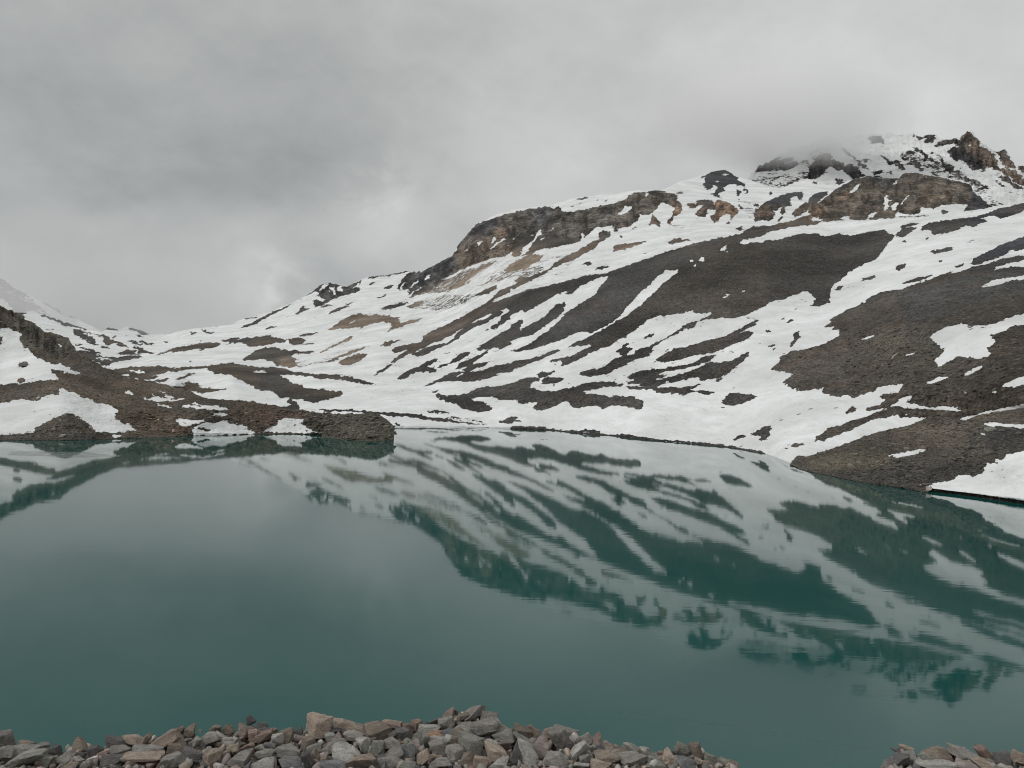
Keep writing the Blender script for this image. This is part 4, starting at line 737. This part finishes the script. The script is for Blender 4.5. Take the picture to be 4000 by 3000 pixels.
STONES = '''
1 25 445 150 150 0 g|rounded grey stone sticking up, cut off by the left edge of the photo
1 205 485 180 62 2 b|flat-topped brown stone beside the rounded stone at the left edge
1 345 480 110 50 -4 g|small grey stone touching the right end of a flat-topped brown stone
1 170 545 330 90 8 g|long grey slab under the flat-topped brown stone near the left edge
1 40 560 140 130 0 n|grey-green stone low against the left edge of the photo
1 190 620 330 120 10 n|broad pale greenish slab filling the bottom left corner
1 460 530 150 110 -15 d|dark stone behind the broad greenish slab of the bottom left corner
1 400 610 120 90 0 n|small greenish stone right of the broad slab in the bottom left corner
1 530 590 170 120 25 g|tilted grey stone between two small stones near the bottom left
1 665 485 150 130 -10 b|brown triangular stone with an upright tip on the low left crest
1 655 610 100 60 0 l|small pale block left of the white stone with orange flecks
1 800 525 130 80 10 d|dark grey stone above the white stone with orange flecks
1 785 605 120 80 12 w|white stone with orange flecks low in the left part of the bank
1 870 565 110 70 -15 r|rusty stone resting against the white stone of the left part
1 980 460 200 110 -8 d|dark slab hanging out from the crest above the left part of the bank
1 1120 425 190 66 -14 t|thin tan slab lying on top of a dark slab on the left crest
1 1230 462 160 62 48 t|slim tan stone pointing up to the right on the left crest
1 1020 540 190 90 0 g|grey stone under the dark overhanging slab of the left crest
1 1280 545 260 70 -3 g|long flat grey stone below the slim tan pointing stone
1 1180 610 380 110 4 t|big tan-grey slab at the bottom edge, left of the wedge-shaped tan stone
1 950 625 170 90 0 d|dark stone at the bottom edge right of the rusty stone
1 1410 470 330 170 42 k|large tan wedge-shaped stone rising to the right, left of a dark hole
1 1550 345 90 76 20 b|small brown stone on top of the large tan wedge
1 1640 345 84 110 0 b|brown stone standing next to a smaller one over the dark hole
1 1655 465 150 84 52 l|pale pointed stone leaning up beside the dark hole
1 1510 490 140 190 20 b|brown stone wedged under the large tan wedge, beside the dark hole
1 1500 620 220 100 12 g|grey slab at the bottom edge under the pale pointed stone
1 1640 575 200 90 -12 d|dark flat stone below the pale pointed stone
1 1780 590 170 120 20 t|tan slab low at the bottom, between dark gaps, left of centre
1 1730 345 34 26 0 t|tiny tan pebble alone on the crest between two bigger brown stones
1 1800 440 180 120 20 g|weathered grey stone below the tiny crest pebble
1 1850 345 100 84 0 b|brown stone on the crest right of the tiny tan pebble
1 1960 335 110 84 15 b|squarish brown stone sitting high on the crest left of the dark stack
1 1990 440 140 80 -5 l|pale greenish-grey stone below the squarish brown crest stone
1 1990 500 110 70 10 t|small tan stone under a pale greenish-grey stone
1 2090 360 110 150 10 k|reddish-brown upright stone left of the small dark stacked stones
1 2150 275 90 90 0 d|small dark stone balanced highest at the left end of the crest
1 2185 395 120 100 0 r|reddish stone right below the balanced dark stone
1 2130 510 160 110 10 r|pinkish brown stone low beneath the reddish upright stone
1 2070 600 200 110 0 g|grey stone at the bottom edge beneath the pinkish brown stone
2 50 300 90 56 0 d|dark pebble capping a little stack on the left crest
2 60 345 110 50 -5 d|second dark pebble in the little stack on the left crest
2 60 410 150 100 10 r|rosy stone forming the base of the little dark stack
2 150 350 60 50 0 r|tiny reddish stone just right of the little dark stack
2 190 440 96 110 8 l|small pale grey block standing upright in front of the crest
2 110 490 100 96 0 u|bluish dark stone left of the small pale upright block
2 265 410 110 130 20 b|brown stone leaning left of the gap beside the big block
2 240 550 270 120 5 g|large grey slab with a flat top and sharp right end
2 60 560 190 90 12 n|greenish stone tucked behind the left end of the large flat-topped slab
2 70 640 200 60 0 l|pale thin stone at the bottom edge under the large flat-topped slab
2 300 640 220 90 -12 u|bluish grey stone at the bottom edge, right of centre-left slab
2 365 355 80 60 0 d|dark pebble pair at the foot of the big tan block on the crest
2 440 610 90 140 15 d|dark narrow stone standing at the bottom between two slabs
2 530 340 240 220 -4 k|big blocky tan stone with a reddish left face on the crest
2 420 460 130 110 10 b|brown stone beneath the left foot of the big tan block
2 760 310 230 80 -5 t|long tan stone lying against the right side of the big block
2 870 350 220 80 -14 t|tan stone sloping down to the right, behind the centre of the bank
2 660 360 150 46 0 d|dark flat stone filling the gap right of the big tan block
2 500 570 110 120 0 b|brown block to the left of the large pale block
2 520 490 160 70 15 g|grey stone resting on a brown block left of the large pale block
2 640 500 240 100 22 g|grey slab rising right, lying on the large pale block
2 745 555 290 160 6 l|large pale grey block with a flat face at the centre left
2 820 420 220 90 8 g|mottled grey stone above the large pale block
2 640 405 120 60 0 l|small light stone under the dark flat gap stone
2 920 625 270 120 -5 k|pinkish tan slab with a curved top at the bottom edge
2 585 590 90 70 20 t|small tan stone squeezed left of the large pale block
2 660 650 260 50 0 u|dark bluish slab along the bottom edge under the large pale block
2 935 460 150 120 -40 l|pale wedge pointing down right, right of the large pale block
2 990 430 90 60 0 r|small reddish stone behind the pale wedge
2 1040 385 240 160 0 b|large rough brown boulder in the middle of the bank
2 1015 315 110 70 10 t|tan stone on the crest above the rough brown boulder
2 1165 310 160 130 0 k|flat-topped tan block standing on the crest in the middle
2 1040 520 110 130 -8 n|greenish grey block under the rough brown boulder
2 1150 480 180 120 12 g|grey boulder with dark underside in the middle
2 1250 460 56 44 15 o|little bright orange stone in the middle of the bank
2 1180 560 240 90 30 g|grey slab leaning down left beneath the little orange stone
2 1310 540 160 150 -35 u|blue-grey faceted stone below right of the little orange stone
2 1370 470 130 80 -8 p|light pinkish stone right of the little orange stone
2 1280 390 160 90 0 d|dark stone under the rosy crest stone
2 1290 320 90 70 0 r|reddish stone left of the rosy crest stone
2 1365 300 120 84 10 r|rosy stone highest on the crest between the block and the main heap
2 1440 575 170 84 50 t|tan bar-shaped stone leaning up right near the bottom
2 1400 430 130 110 0 n|greenish stone under the pale flat slab
2 1460 450 80 130 5 g|narrow grey stone standing under the orange streaked slab
2 1470 290 70 40 0 d|little dark stone on the crest left of the main heap
2 1515 340 210 90 -4 l|pale grey flat slab with a dark left face at the foot of the heap
2 1520 383 170 48 8 o|orange-brown streaked slab under the pale grey flat slab
2 1550 410 160 24 3 l|thin pale sliver under the orange streaked slab
2 1530 455 120 60 10 p|small pinkish stone beneath the thin pale sliver
2 1570 500 170 110 8 g|grey stone with rough top below the thin pale sliver
2 1565 270 120 80 0 d|dark stone at the left foot of the main heap's crest
2 1660 230 140 100 15 b|brown stone on the upper left of the main heap
2 1720 185 56 56 20 b|small brown tip on top of the main heap's left side
2 1740 250 60 90 -25 t|narrow tan stone tucked in the upper middle of the main heap
2 1785 235 100 70 0 b|brown stone between the tip and the pointed stone of the heap
2 1870 220 220 100 32 g|pointed grey stone rising highest of the whole bank
2 1655 305 140 110 12 g|grey block under the brown stone of the main heap
2 1790 300 110 60 0 d|dark flat stone in the hollow of the main heap
2 2020 245 150 80 -8 g|grey stone on the right shoulder of the main heap
2 2070 300 90 130 -10 l|pale edge stone peeping out behind the largest grey boulder
2 1960 345 270 190 14 g|largest grey boulder, smooth-faced, near the top of the main heap
2 1810 345 190 100 -8 g|grey stone left of the largest boulder
2 1660 370 150 70 0 u|bluish stone beneath the grey block of the main heap
2 1740 420 200 110 18 b|brownish slab sloping left below the largest boulder
2 1650 480 90 90 0 n|greenish stone in the lower left of the main heap
2 1850 500 230 190 -10 n|large rough stone directly beneath the largest grey boulder
2 1690 570 200 160 10 g|grey block at the bottom below the brownish slab
2 1550 590 180 60 16 t|long thin tan stone above the bottom edge under the main heap
2 1580 640 210 70 8 g|grey slab on the bottom edge under the long thin tan stone
2 1520 600 70 70 0 b|small brown stone beside the long thin tan stone
2 1830 600 170 120 0 b|brown stone at the bottom under the large rough stone
2 1960 625 150 120 -10 k|rosy tan stone at the bottom right of the main heap
2 2130 400 210 140 8 n|large dark greenish stone right of the largest boulder
2 2140 335 130 50 -12 t|thin tan stone on the crest right of the largest boulder
2 2030 480 140 80 5 l|pale stone under the dark greenish stone
2 2080 555 240 100 -22 t|tan striped slab sloping down right below the pale stone
2 2140 480 150 100 0 b|brown stone under the dark greenish stone
2 2120 640 180 70 0 l|pale grey stone on the bottom edge below the tan striped slab
2 1140 625 220 90 12 g|grey slab at the bottom, right of the pinkish tan slab
2 1290 645 160 50 0 n|yellowish grey stone at the bottom edge in the middle
2 1180 385 110 60 0 g|grey stone under the flat-topped tan block
2 1090 600 100 70 0 d|dark stone between the pinkish tan slab and the grey slab
3 110 385 210 76 -24 b|brown-grey slab sloping right from behind the main heap
3 180 335 90 60 -30 r|small ragged reddish stone on the crest right of the main heap
3 215 375 60 60 0 r|tiny reddish stone beneath a ragged one on the crest
3 310 385 150 100 -5 k|tan and red mottled stone on the crest right of the ragged one
3 110 450 300 60 -32 n|long thin greenish slab sloping down right
3 260 490 140 180 -8 p|smooth purplish grey stone shaped like a shield
3 140 560 300 170 -48 l|large light grey slab leaning left, at the right foot of the heap
3 40 570 110 240 -5 d|dark stone at the bottom in front of the leaning light slab
3 430 450 200 220 8 g|big grey wedge pointing down, left of the white stone
3 480 370 210 60 -8 g|grey stone behind the bright white stone
3 540 410 96 84 -25 w|bright white stone on the crest of the right part
3 640 430 150 90 52 g|grey stone leaning up right beside the bright white stone
3 712 460 180 60 62 r|thin reddish-brown stone standing on end
3 575 555 230 105 40 l|smooth light grey slab leaning up right below the white stone
3 380 610 260 130 -12 g|grey slab with a peaked top at the bottom edge
3 510 480 80 90 0 d|dark stone in the gap under the bright white stone
3 800 475 170 56 -14 t|tan flat stone with orange edge right of the thin standing stone
3 790 520 190 46 -10 d|dark thin slab under the tan flat stone
3 905 495 60 50 0 t|small tan stone capping a dark one on the low right crest
3 905 530 60 70 0 d|small dark stone beneath a tan cap on the low right crest
3 740 560 150 60 -10 u|bluish stone below the dark thin slab
3 1050 515 190 56 -42 l|pale striped slab leaning left on the low right crest
3 1000 545 150 70 -35 g|grey slab under the pale striped leaning slab
3 1170 530 130 76 -35 l|whitish grey stone right of the pale striped slab
3 850 595 310 80 2 b|long brown-grey slab lying flat at the bottom right of centre
3 1050 615 250 110 0 g|broad grey-green stone beside the long flat slab
3 640 610 100 80 10 g|small grey stone left of the long flat slab
3 600 650 130 40 0 l|pale stone on the bottom edge under a small grey one
3 780 645 190 46 -4 t|tan slab on the bottom edge beneath the long flat slab
3 1285 550 110 46 4 r|orange-red stone behind the tan ones of the low crest
3 1390 545 70 50 0 d|dark stone left foot of the upright round stone
3 1360 585 110 150 20 t|tan stone standing before the orange-red one
3 1230 600 170 80 -5 n|yellow-grey stone left of the standing tan stone
3 1250 645 180 50 0 n|greenish stone on the bottom edge under the yellow-grey one
3 1478 525 120 180 -10 n|upright rounded dark stone, left one of the pair with a gap
3 1605 545 90 180 14 b|upright narrow stone, right one of the pair with a gap
3 1425 610 80 90 0 l|pale little stone at the foot of the upright rounded stone
3 1520 635 190 90 0 u|grey-blue stone below the gap of the upright pair
3 1605 625 66 90 15 t|small tan stone below the upright narrow stone
3 1550 585 60 40 0 g|small grey stone seen in the gap of the upright pair
3 1700 640 150 50 -6 b|brown flat stone right of the upright pair
3 1740 590 130 70 -22 n|greenish stone with a sharp peak near the right end of the bank
3 1860 630 170 60 -20 n|flat greenish slab tapering off at the right end of the bank
3 1790 620 60 60 0 g|small grey stone between the peaked and the tapering stones
4 1210 512 150 44 -6 t|thin flat stone topping the separate right-hand heap
4 1195 545 170 34 -4 d|dark layer stone under the thin flat one of the right heap
4 1150 625 260 90 25 d|dark stone at the left foot of the right-hand heap
4 1240 595 230 70 -6 g|layered grey stone in the left of the right-hand heap
4 1420 610 180 76 -14 n|yellowish stone in the middle of the right-hand heap
4 1510 570 270 150 -8 b|large rounded dark brown boulder of the right-hand heap
4 1670 540 210 80 -22 n|dark slab behind the rounded boulder of the right heap
4 1740 590 270 110 -18 g|grey boulder right of the rounded brown boulder
4 1840 530 50 110 0 b|thin brown stone standing behind the reddish wedge
4 1925 575 190 100 -48 r|reddish-brown wedge leaning left on the right-hand heap
4 2060 605 150 110 8 d|nearly black stone next to the corner boulder
4 2170 600 160 160 0 k|brown boulder cut off by the right edge of the photo
4 1430 645 350 44 4 l|long pale slab on the bottom edge of the right-hand heap
4 1720 645 200 80 0 p|greyish stone on the bottom edge below the grey boulder
4 1890 640 230 70 -12 t|tan slab on the bottom edge below the reddish wedge
'''
k = 0
silh = []
for line in STONES.strip().splitlines():
    head, _, lab = line.partition('|'); f = head.split()
    if not lab or '...' in head: continue
    tile = int(f[0]); x, y, w, h, rot = map(float, f[1:6]); ox, oy = TF[tile]
    px, py = x * Z + ox, y * Z + oy; w *= Z; h *= Z
    k += 1; silh.append((px, py, w, h, rot))
    put_stone(px, py, w * 1.11, h * 1.02, rot, f[6], lab.strip(), seed=k * 7 + int(x) % 5)
# small filler stones wedged behind and below the big ones
def crest(x):
    best = 3100
    for (px, py, w, h, rot) in silh:
        a = math.radians(rot); ex = abs(math.cos(a)) * w / 2 + abs(math.sin(a)) * h / 2; ey = abs(math.sin(a)) * w / 2 + abs(math.cos(a)) * h / 2
        if abs(x - px) < ex: best = min(best, py - ey * .8 * math.sqrt(max(0, 1 - ((x - px) / ex) ** 2)))
    return best
rr = random.Random(5); n = 0; USED = set()
while n < 119:
    x = rr.uniform(-60, 4050); c = crest(x)
    if c > 3000: continue
    y = rr.uniform(c + 34, 3060)
    if y > 3050: continue
    w = rr.uniform(24, 62)
    key = rr.choice('ggdbbtnlgpd')
    zone = next(z for lim, z in ((260, 'near the left edge of the photo'), (560, 'around the white stone with orange flecks'), (860, 'around the big wedge-shaped tan stone'),
        (1150, 'below the little dark stack on the crest'), (1380, 'around the big blocky tan crest stone'), (1600, 'under the flat-topped tan block in the middle'),
        (1800, 'at the left foot of the main heap'), (2060, 'under the largest grey boulder'), (2330, 'around the bright white stone'), (2600, 'right of the thin reddish standing stone'),
        (3100, 'below the upright pair of stones'), (9999, 'in the separate right-hand heap')) if x < lim)
    asp = rr.uniform(.5, .9); tl = rr.uniform(-40, 40)
    adj = ('tiny ' if w < 36 else 'small ' if w < 50 else 'fist-sized ') + ('flat ' if asp < .66 else 'chunky ') + ('left-leaning ' if tl < -14 else 'right-leaning ' if tl > 14 else 'level ')
    lab = adj + dict(g='grey', d='dark', b='brown', t='tan', n='greenish', l='pale', p='pinkish')[key] + ' stone ' + zone
    if lab in USED: continue
    USED.add(lab)
    put_stone(x, y, w, w * asp, tl, key, lab, group='small rubble filling the gaps of the bank', seed=rr.randrange(99), dz=rr.uniform(.0, .07), name='rubble_piece')
    n += 1
# bank body: gravel under the stones, falling away to the lake behind the crest
xs = np.arange(-900, 4900, 12.); cr = np.array([crest(x) for x in xs]); cr = np.where(cr > 3050, 3075, cr)
cr = np.array([cr[max(0, i - 3):i + 4].max() for i in range(len(cr))]) + 34
rows = []
for t in np.linspace(0, 1, 14):
    yy = cr * t + (cr + 420) * (1 - t); D = bank_depth(yy) + .17
    rows.append(at(xs, yy, D))
crestP = rows[-1]
pts_front = rows[0].copy(); pre = []
for kx, dz in ((-6.0, -2.6), (-1.2, -.25)):
    q = pts_front.copy(); q[:, 1] += kx; q[:, 2] = q[:, 2].mean() + dz; pre.append(q)
post = []
for dy, dz in ((.15, -.06), (.45, -.3), (1.0, -.75), (3, -2.4), (12, -9.5), (26, -19.0), (34, -24)):
    q = crestP.copy(); q[:, 1] += dy; q[:, 2] += dz; post.append(q)
G = np.array(pre + rows + post)
nn = fnoise(G.shape[:2], (2.2, 2.5), 77, 3, .6); G[2:, :, 2] += nn[2:] * .035
bank = mesh_grid('gravel_bank', G, {}, gm)

# ------------------------------------------------------------------ boulders and ice along the shores
def boulder(name, px, py, depth, w, h, rot, key, label, cat, seed, group=None, mat=None):
    c = at(px, py, depth); s = depth / FPX
    me = ROCKS[seed % len(ROCKS)].copy(); me.materials.clear(); me.materials.append(mat or STONE[key])
    o = bpy.data.objects.new(name, me); COL.objects.link(o); a = math.radians(rot)
    X = CW[:, 0] * math.cos(a) + CW[:, 1] * math.sin(a); Zx = -CW[:, 0] * math.sin(a) + CW[:, 1] * math.cos(a); Yx = np.cross(Zx, X)
    Rm = np.stack([X, Yx, Zx], 1)
    o.matrix_world = Matrix.Translation(Vector(c)) @ Matrix([list(Rm[i]) + [0] for i in range(3)] + [[0, 0, 0, 1]]) @ Matrix.Diagonal((w * s / 2, (w + h) * s / 4, h * s / 2, 1))
    o['label'] = label; o['category'] = cat
    if group: o['group'] = group
    return o
AF = rbf(AP); 
def bl(tile, x, y): ox, oy = TILE[tile]; return x * Z + ox, y * Z + oy
for (tile, x, y, w, h, rot, key, lab, df) in [
    (1, 208, 936, 72, 46, 4, 'd', 'dark rock poking out of the upper snow field on the left hill', AF),
    (1, 188, 1075, 66, 40, 0, 'b', 'flat brown rock at the lower edge of the upper left snow field', AF),
    (1, 332, 1228, 30, 34, 0, 't', 'single tan boulder at the top rim of the lower left snow field', AF),
    (9, 878, 142, 24, 34, 10, 't', 'upright tan boulder on the dark slope right of the lower left snow', AF),
    (9, 522, 318, 30, 32, 0, 'g', 'grey boulder high on the round dark mound by the left shore', AF),
    (9, 775, 378, 40, 30, -10, 'p', 'pale boulder on the right flank of the mound by the left shore', AF),
    (9, 465, 385, 40, 24, 0, 'b', 'brown boulder low on the round mound by the left shore', AF),
    (9, 540, 445, 50, 26, 0, 'n', 'boulder at the water line below the round mound on the left', AF),
    (9, 1500, 405, 34, 34, 0, 'r', 'rusty boulder near the water left of the shore snow patches', AF),
    (4, 1105, 868, 110, 66, 30, 'n', 'huge grey-green boulder lying on the right-hand scree slope', front_f),
    (4, 1702, 1180, 26, 22, 0, 't', 'pale round boulder alone on the dark right slope', front_f),
    (8, 1930, 400, 80, 50, -8, 'n', 'big grey boulder on the right rubble shore under the lower snow strip', rf),
    (8, 1395, 905, 50, 34, 0, 'p', 'pale rock at the water edge where the right snow bank begins', lambda x, y: rf(x, y) - 1.2),
]:
    px, py = bl(tile, x, y); boulder('boulder', px, py, float(df(px, py)) * .997, w * Z * 1.1, h * Z * 1.1, rot, key, lab, 'boulder', int(x), 'boulders on the slopes round the lake')
ice, nt, p = new_mat('lake_ice'); pos = nd(nt, 'ShaderNodeTexCoord').outputs['Object']; a = noise(nt, pos, .5, 4, .6)
nt.links.new(mixc(nt, maprange(nt, a, .35, .65), (.45, .47, .48), (.78, .80, .80)), p.inputs['Base Color']); p.inputs['Roughness'].default_value = .55
film, nt, p = new_mat('ice_film'); pos = nd(nt, 'ShaderNodeTexCoord').outputs['Object']; a = noise(nt, mapping(nt, pos, scale=(.25, 1, 1)), .9, 5, .65)
nt.links.new(mixc(nt, maprange(nt, a, .4, .6), (.10, .15, .15), (.34, .38, .38)), p.inputs['Base Color']); p.inputs['Roughness'].default_value = .25
nt.links.new(maprange(nt, a, .40, .62, 0, .75), p.inputs['Alpha'])
def floe(px, py, wpx, len_m, h, label, seed, group=None, name='ice_floe'):
    d = float(water_depth(px, py)); c = at(px, py, d); c[2] = 0
    r = np.random.default_rng(seed); n = 40; ang = np.linspace(0, 2 * np.pi, n, endpoint=False)
    rad = 1 + .22 * np.sin(ang * 2 + r.uniform(0, 6)) * r.uniform(.4, 1) + .12 * np.sin(ang * 5 + r.uniform(0, 6)) + .06 * r.normal(size=n)
    wx = wpx * d / FPX / 2; v = [];
    for zz, k in ((-.15, .97), (h * .7, 1.0), (h, .86)):
        for A, R_ in zip(ang, rad): v.append((math.cos(A) * R_ * wx * k, math.sin(A) * R_ * len_m / 2 * k, zz))
    v.append((0, 0, h * 1.15)); f = []
    for l in (0, 1):
        for i in range(n): j = (i + 1) % n; f.append((l * n + i, l * n + j, (l + 1) * n + j, (l + 1) * n + i))
    for i in range(n): f.append((2 * n + i, 2 * n + (i + 1) % n, 3 * n))
    me = bpy.data.meshes.new(name); me.from_pydata(v, [], f); me.materials.append(ice); o = bpy.data.objects.new(name, me); COL.objects.link(o)
    o.location = c; o['label'] = label; o['category'] = 'ice floe'; o['group'] = group or 'thin ice floating by the shores'; return o
for (tile, x, y, w, ln, h, lab) in [
    (9, 540, 608, 800, 16.0, .012, 'wide thin sheet of ice floating before the left shore mound'),
    (11, 262, 476, 34, 1.2, .25, 'tiny white ice fragment drifting in the far middle of the lake'),
    (11, 298, 478, 14, 1.0, .2, 'smallest ice crumb right beside the tiny drifting fragment'),
    (11, 660, 428, 84, 5.0, .9, 'white chunk of ice lying against the far snow bank'),
    (11, 712, 432, 26, 3.0, .9, 'small ice block at the right end of the white chunk by the far bank'),
    (10, 1560, 358, 780, 14.0, .5, 'long snow-covered ice shelf right of the rocky peninsula'),
    (8, 55, 536, 110, 2.0, .3, 'straight pale ice bar floating by the snow slope left of the right rubble shore'),
]:
    px, py = bl(tile, x, y); o = floe(px, py, w * Z, ln, h, lab, int(x))
    if 'thin sheet' in lab: o.data.materials[0] = film

# ------------------------------------------------------------------ loose rubble lying on the slopes and shores
def scree(name, jobs, seed):
    r = np.random.default_rng(seed); base = []
    for i in range(6):
        me = rock_mesh(500 + i, planes=3, sub=2); c = np.empty(len(me.vertices) * 3); me.vertices.foreach_get('co', c)
        base.append((c.reshape(-1, 3), np.array([list(q.vertices) for q in me.polygons])))
    VV, FF, CC, off = [], [], [], 0
    for surf, n, smin, smax, cond in jobs:
        P, S, Tn, X, Y = SURF[surf]; ok = np.argwhere((S < .3) & cond(X, Y)); pick = ok[r.integers(0, len(ok), n)]
        for (i, j) in pick:
            c = P[i, j]; sz = smin * (smax / smin) ** (r.random() ** 2.2); B, Fc = base[r.integers(6)]
            a = r.uniform(0, 6.28); R = np.array([[math.cos(a), -math.sin(a), 0], [math.sin(a), math.cos(a), 0], [0, 0, 1]])
            v = (B * (sz * r.uniform(.7, 1.3), sz * r.uniform(.7, 1.2), sz * r.uniform(.35, .8))) @ R.T + c
            VV.append(v); FF.append(Fc + off); off += len(v); CC.append(np.repeat((Tn[i, j] * r.uniform(.6, 1.9))[None], len(v), 0))
    V = np.concatenate(VV); Fa = np.concatenate(FF); C = np.concatenate(CC)
    me = bpy.data.meshes.new(name); me.vertices.add(len(V)); me.vertices.foreach_set('co', V.reshape(-1)); me.loops.add(Fa.size); me.polygons.add(len(Fa))
    me.polygons.foreach_set('loop_start', np.arange(0, Fa.size, 3)); me.loops.foreach_set('vertex_index', Fa.reshape(-1)); me.update(calc_edges=True)
    at_ = me.attributes.new('tint', 'FLOAT_COLOR', 'POINT'); at_.data.foreach_set('color', np.c_[C, np.ones(len(C))].reshape(-1).astype(np.float32))
    m, nt, p = new_mat('loose_rubble'); nt.links.new(nd(nt, 'ShaderNodeAttribute', attribute_name='tint').outputs['Color'], p.inputs['Base Color']); p.inputs['Roughness'].default_value = .95
    me.materials.append(m); o = bpy.data.objects.new(name, me); COL.objects.link(o); o['kind'] = 'stuff'; return o
T4y = lambda X, Y, x0, x1, y0, y1: (X > x0) & (X < x1) & (Y > y0) & (Y < y1)
scree('scree_rubble', [
    ('rocky_hill', 8000, .13, .55, lambda X, Y: X > -60), ('rocky_hill', 900, .4, 1.3, lambda X, Y: T4y(X, Y, 500, 1550, 1600, 1740) | T4y(X, Y, 0, 300, 1200, 1400)),
    ('rubble_shore', 8000, .12, .55, lambda X, Y: X < 4050), ('rubble_shore', 900, .3, 1.1, lambda X, Y: T4y(X, Y, 3300, 4050, 1600, 1900)),
    ('mountain_slope', 1600, .16, .6, lambda X, Y: T4y(X, Y, 3000, 3990, 1250, 1720)), ('mountain_slope', 900, .35, 1.3, lambda X, Y: T4y(X, Y, 3300, 3720, 1280, 1560)),
    ('mountain_slope', 900, .3, 1.1, lambda X, Y: T4y(X, Y, 2100, 3990, 950, 1700))], 9)

# grit and chips between the stones of the bank
r = np.random.default_rng(31); VV, FF, CC, off = [], [], [], 0; chips = 0
cme = [rock_mesh(700 + i, planes=3, sub=2) for i in range(5)]; cb = []
for me in cme:
    c = np.empty(len(me.vertices) * 3); me.vertices.foreach_get('co', c); cb.append((c.reshape(-1, 3), np.array([list(q.vertices) for q in me.polygons])))
pal = [PAL[q] for q in 'gdltbnpg']
while chips < 2600:
    x = r.uniform(-60, 4060); c0 = crest(x)
    if c0 > 3000: continue
    y = r.uniform(c0 + 26, 3070); c = at(x, y, float(bank_depth(y)) + r.uniform(.02, .15)); B, Fc = cb[r.integers(5)]
    q = r.normal(size=(3, 3)); Q, _ = np.linalg.qr(q); sz = r.uniform(.012, .038)
    v = (B * (sz * 1.3, sz, sz * r.uniform(.35, .8))) @ Q.T + c; VV.append(v); FF.append(Fc + off); off += len(v)
    CC.append(np.repeat(np.array(pal[r.integers(8)])[None] * r.uniform(.7, 1.5), len(v), 0)); chips += 1
V = np.concatenate(VV); Fa = np.concatenate(FF); C = np.concatenate(CC)
me = bpy.data.meshes.new('stone_chips'); me.vertices.add(len(V)); me.vertices.foreach_set('co', V.reshape(-1)); me.loops.add(Fa.size); me.polygons.add(len(Fa))
me.polygons.foreach_set('loop_start', np.arange(0, Fa.size, 3)); me.loops.foreach_set('vertex_index', Fa.reshape(-1)); me.update(calc_edges=True)
a_ = me.attributes.new('tint', 'FLOAT_COLOR', 'POINT'); a_.data.foreach_set('color', np.c_[C, np.ones(len(C))].reshape(-1).astype(np.float32))
me.materials.append(bpy.data.materials['loose_rubble']); o = bpy.data.objects.new('stone_chips', me); COL.objects.link(o); o['kind'] = 'stuff'
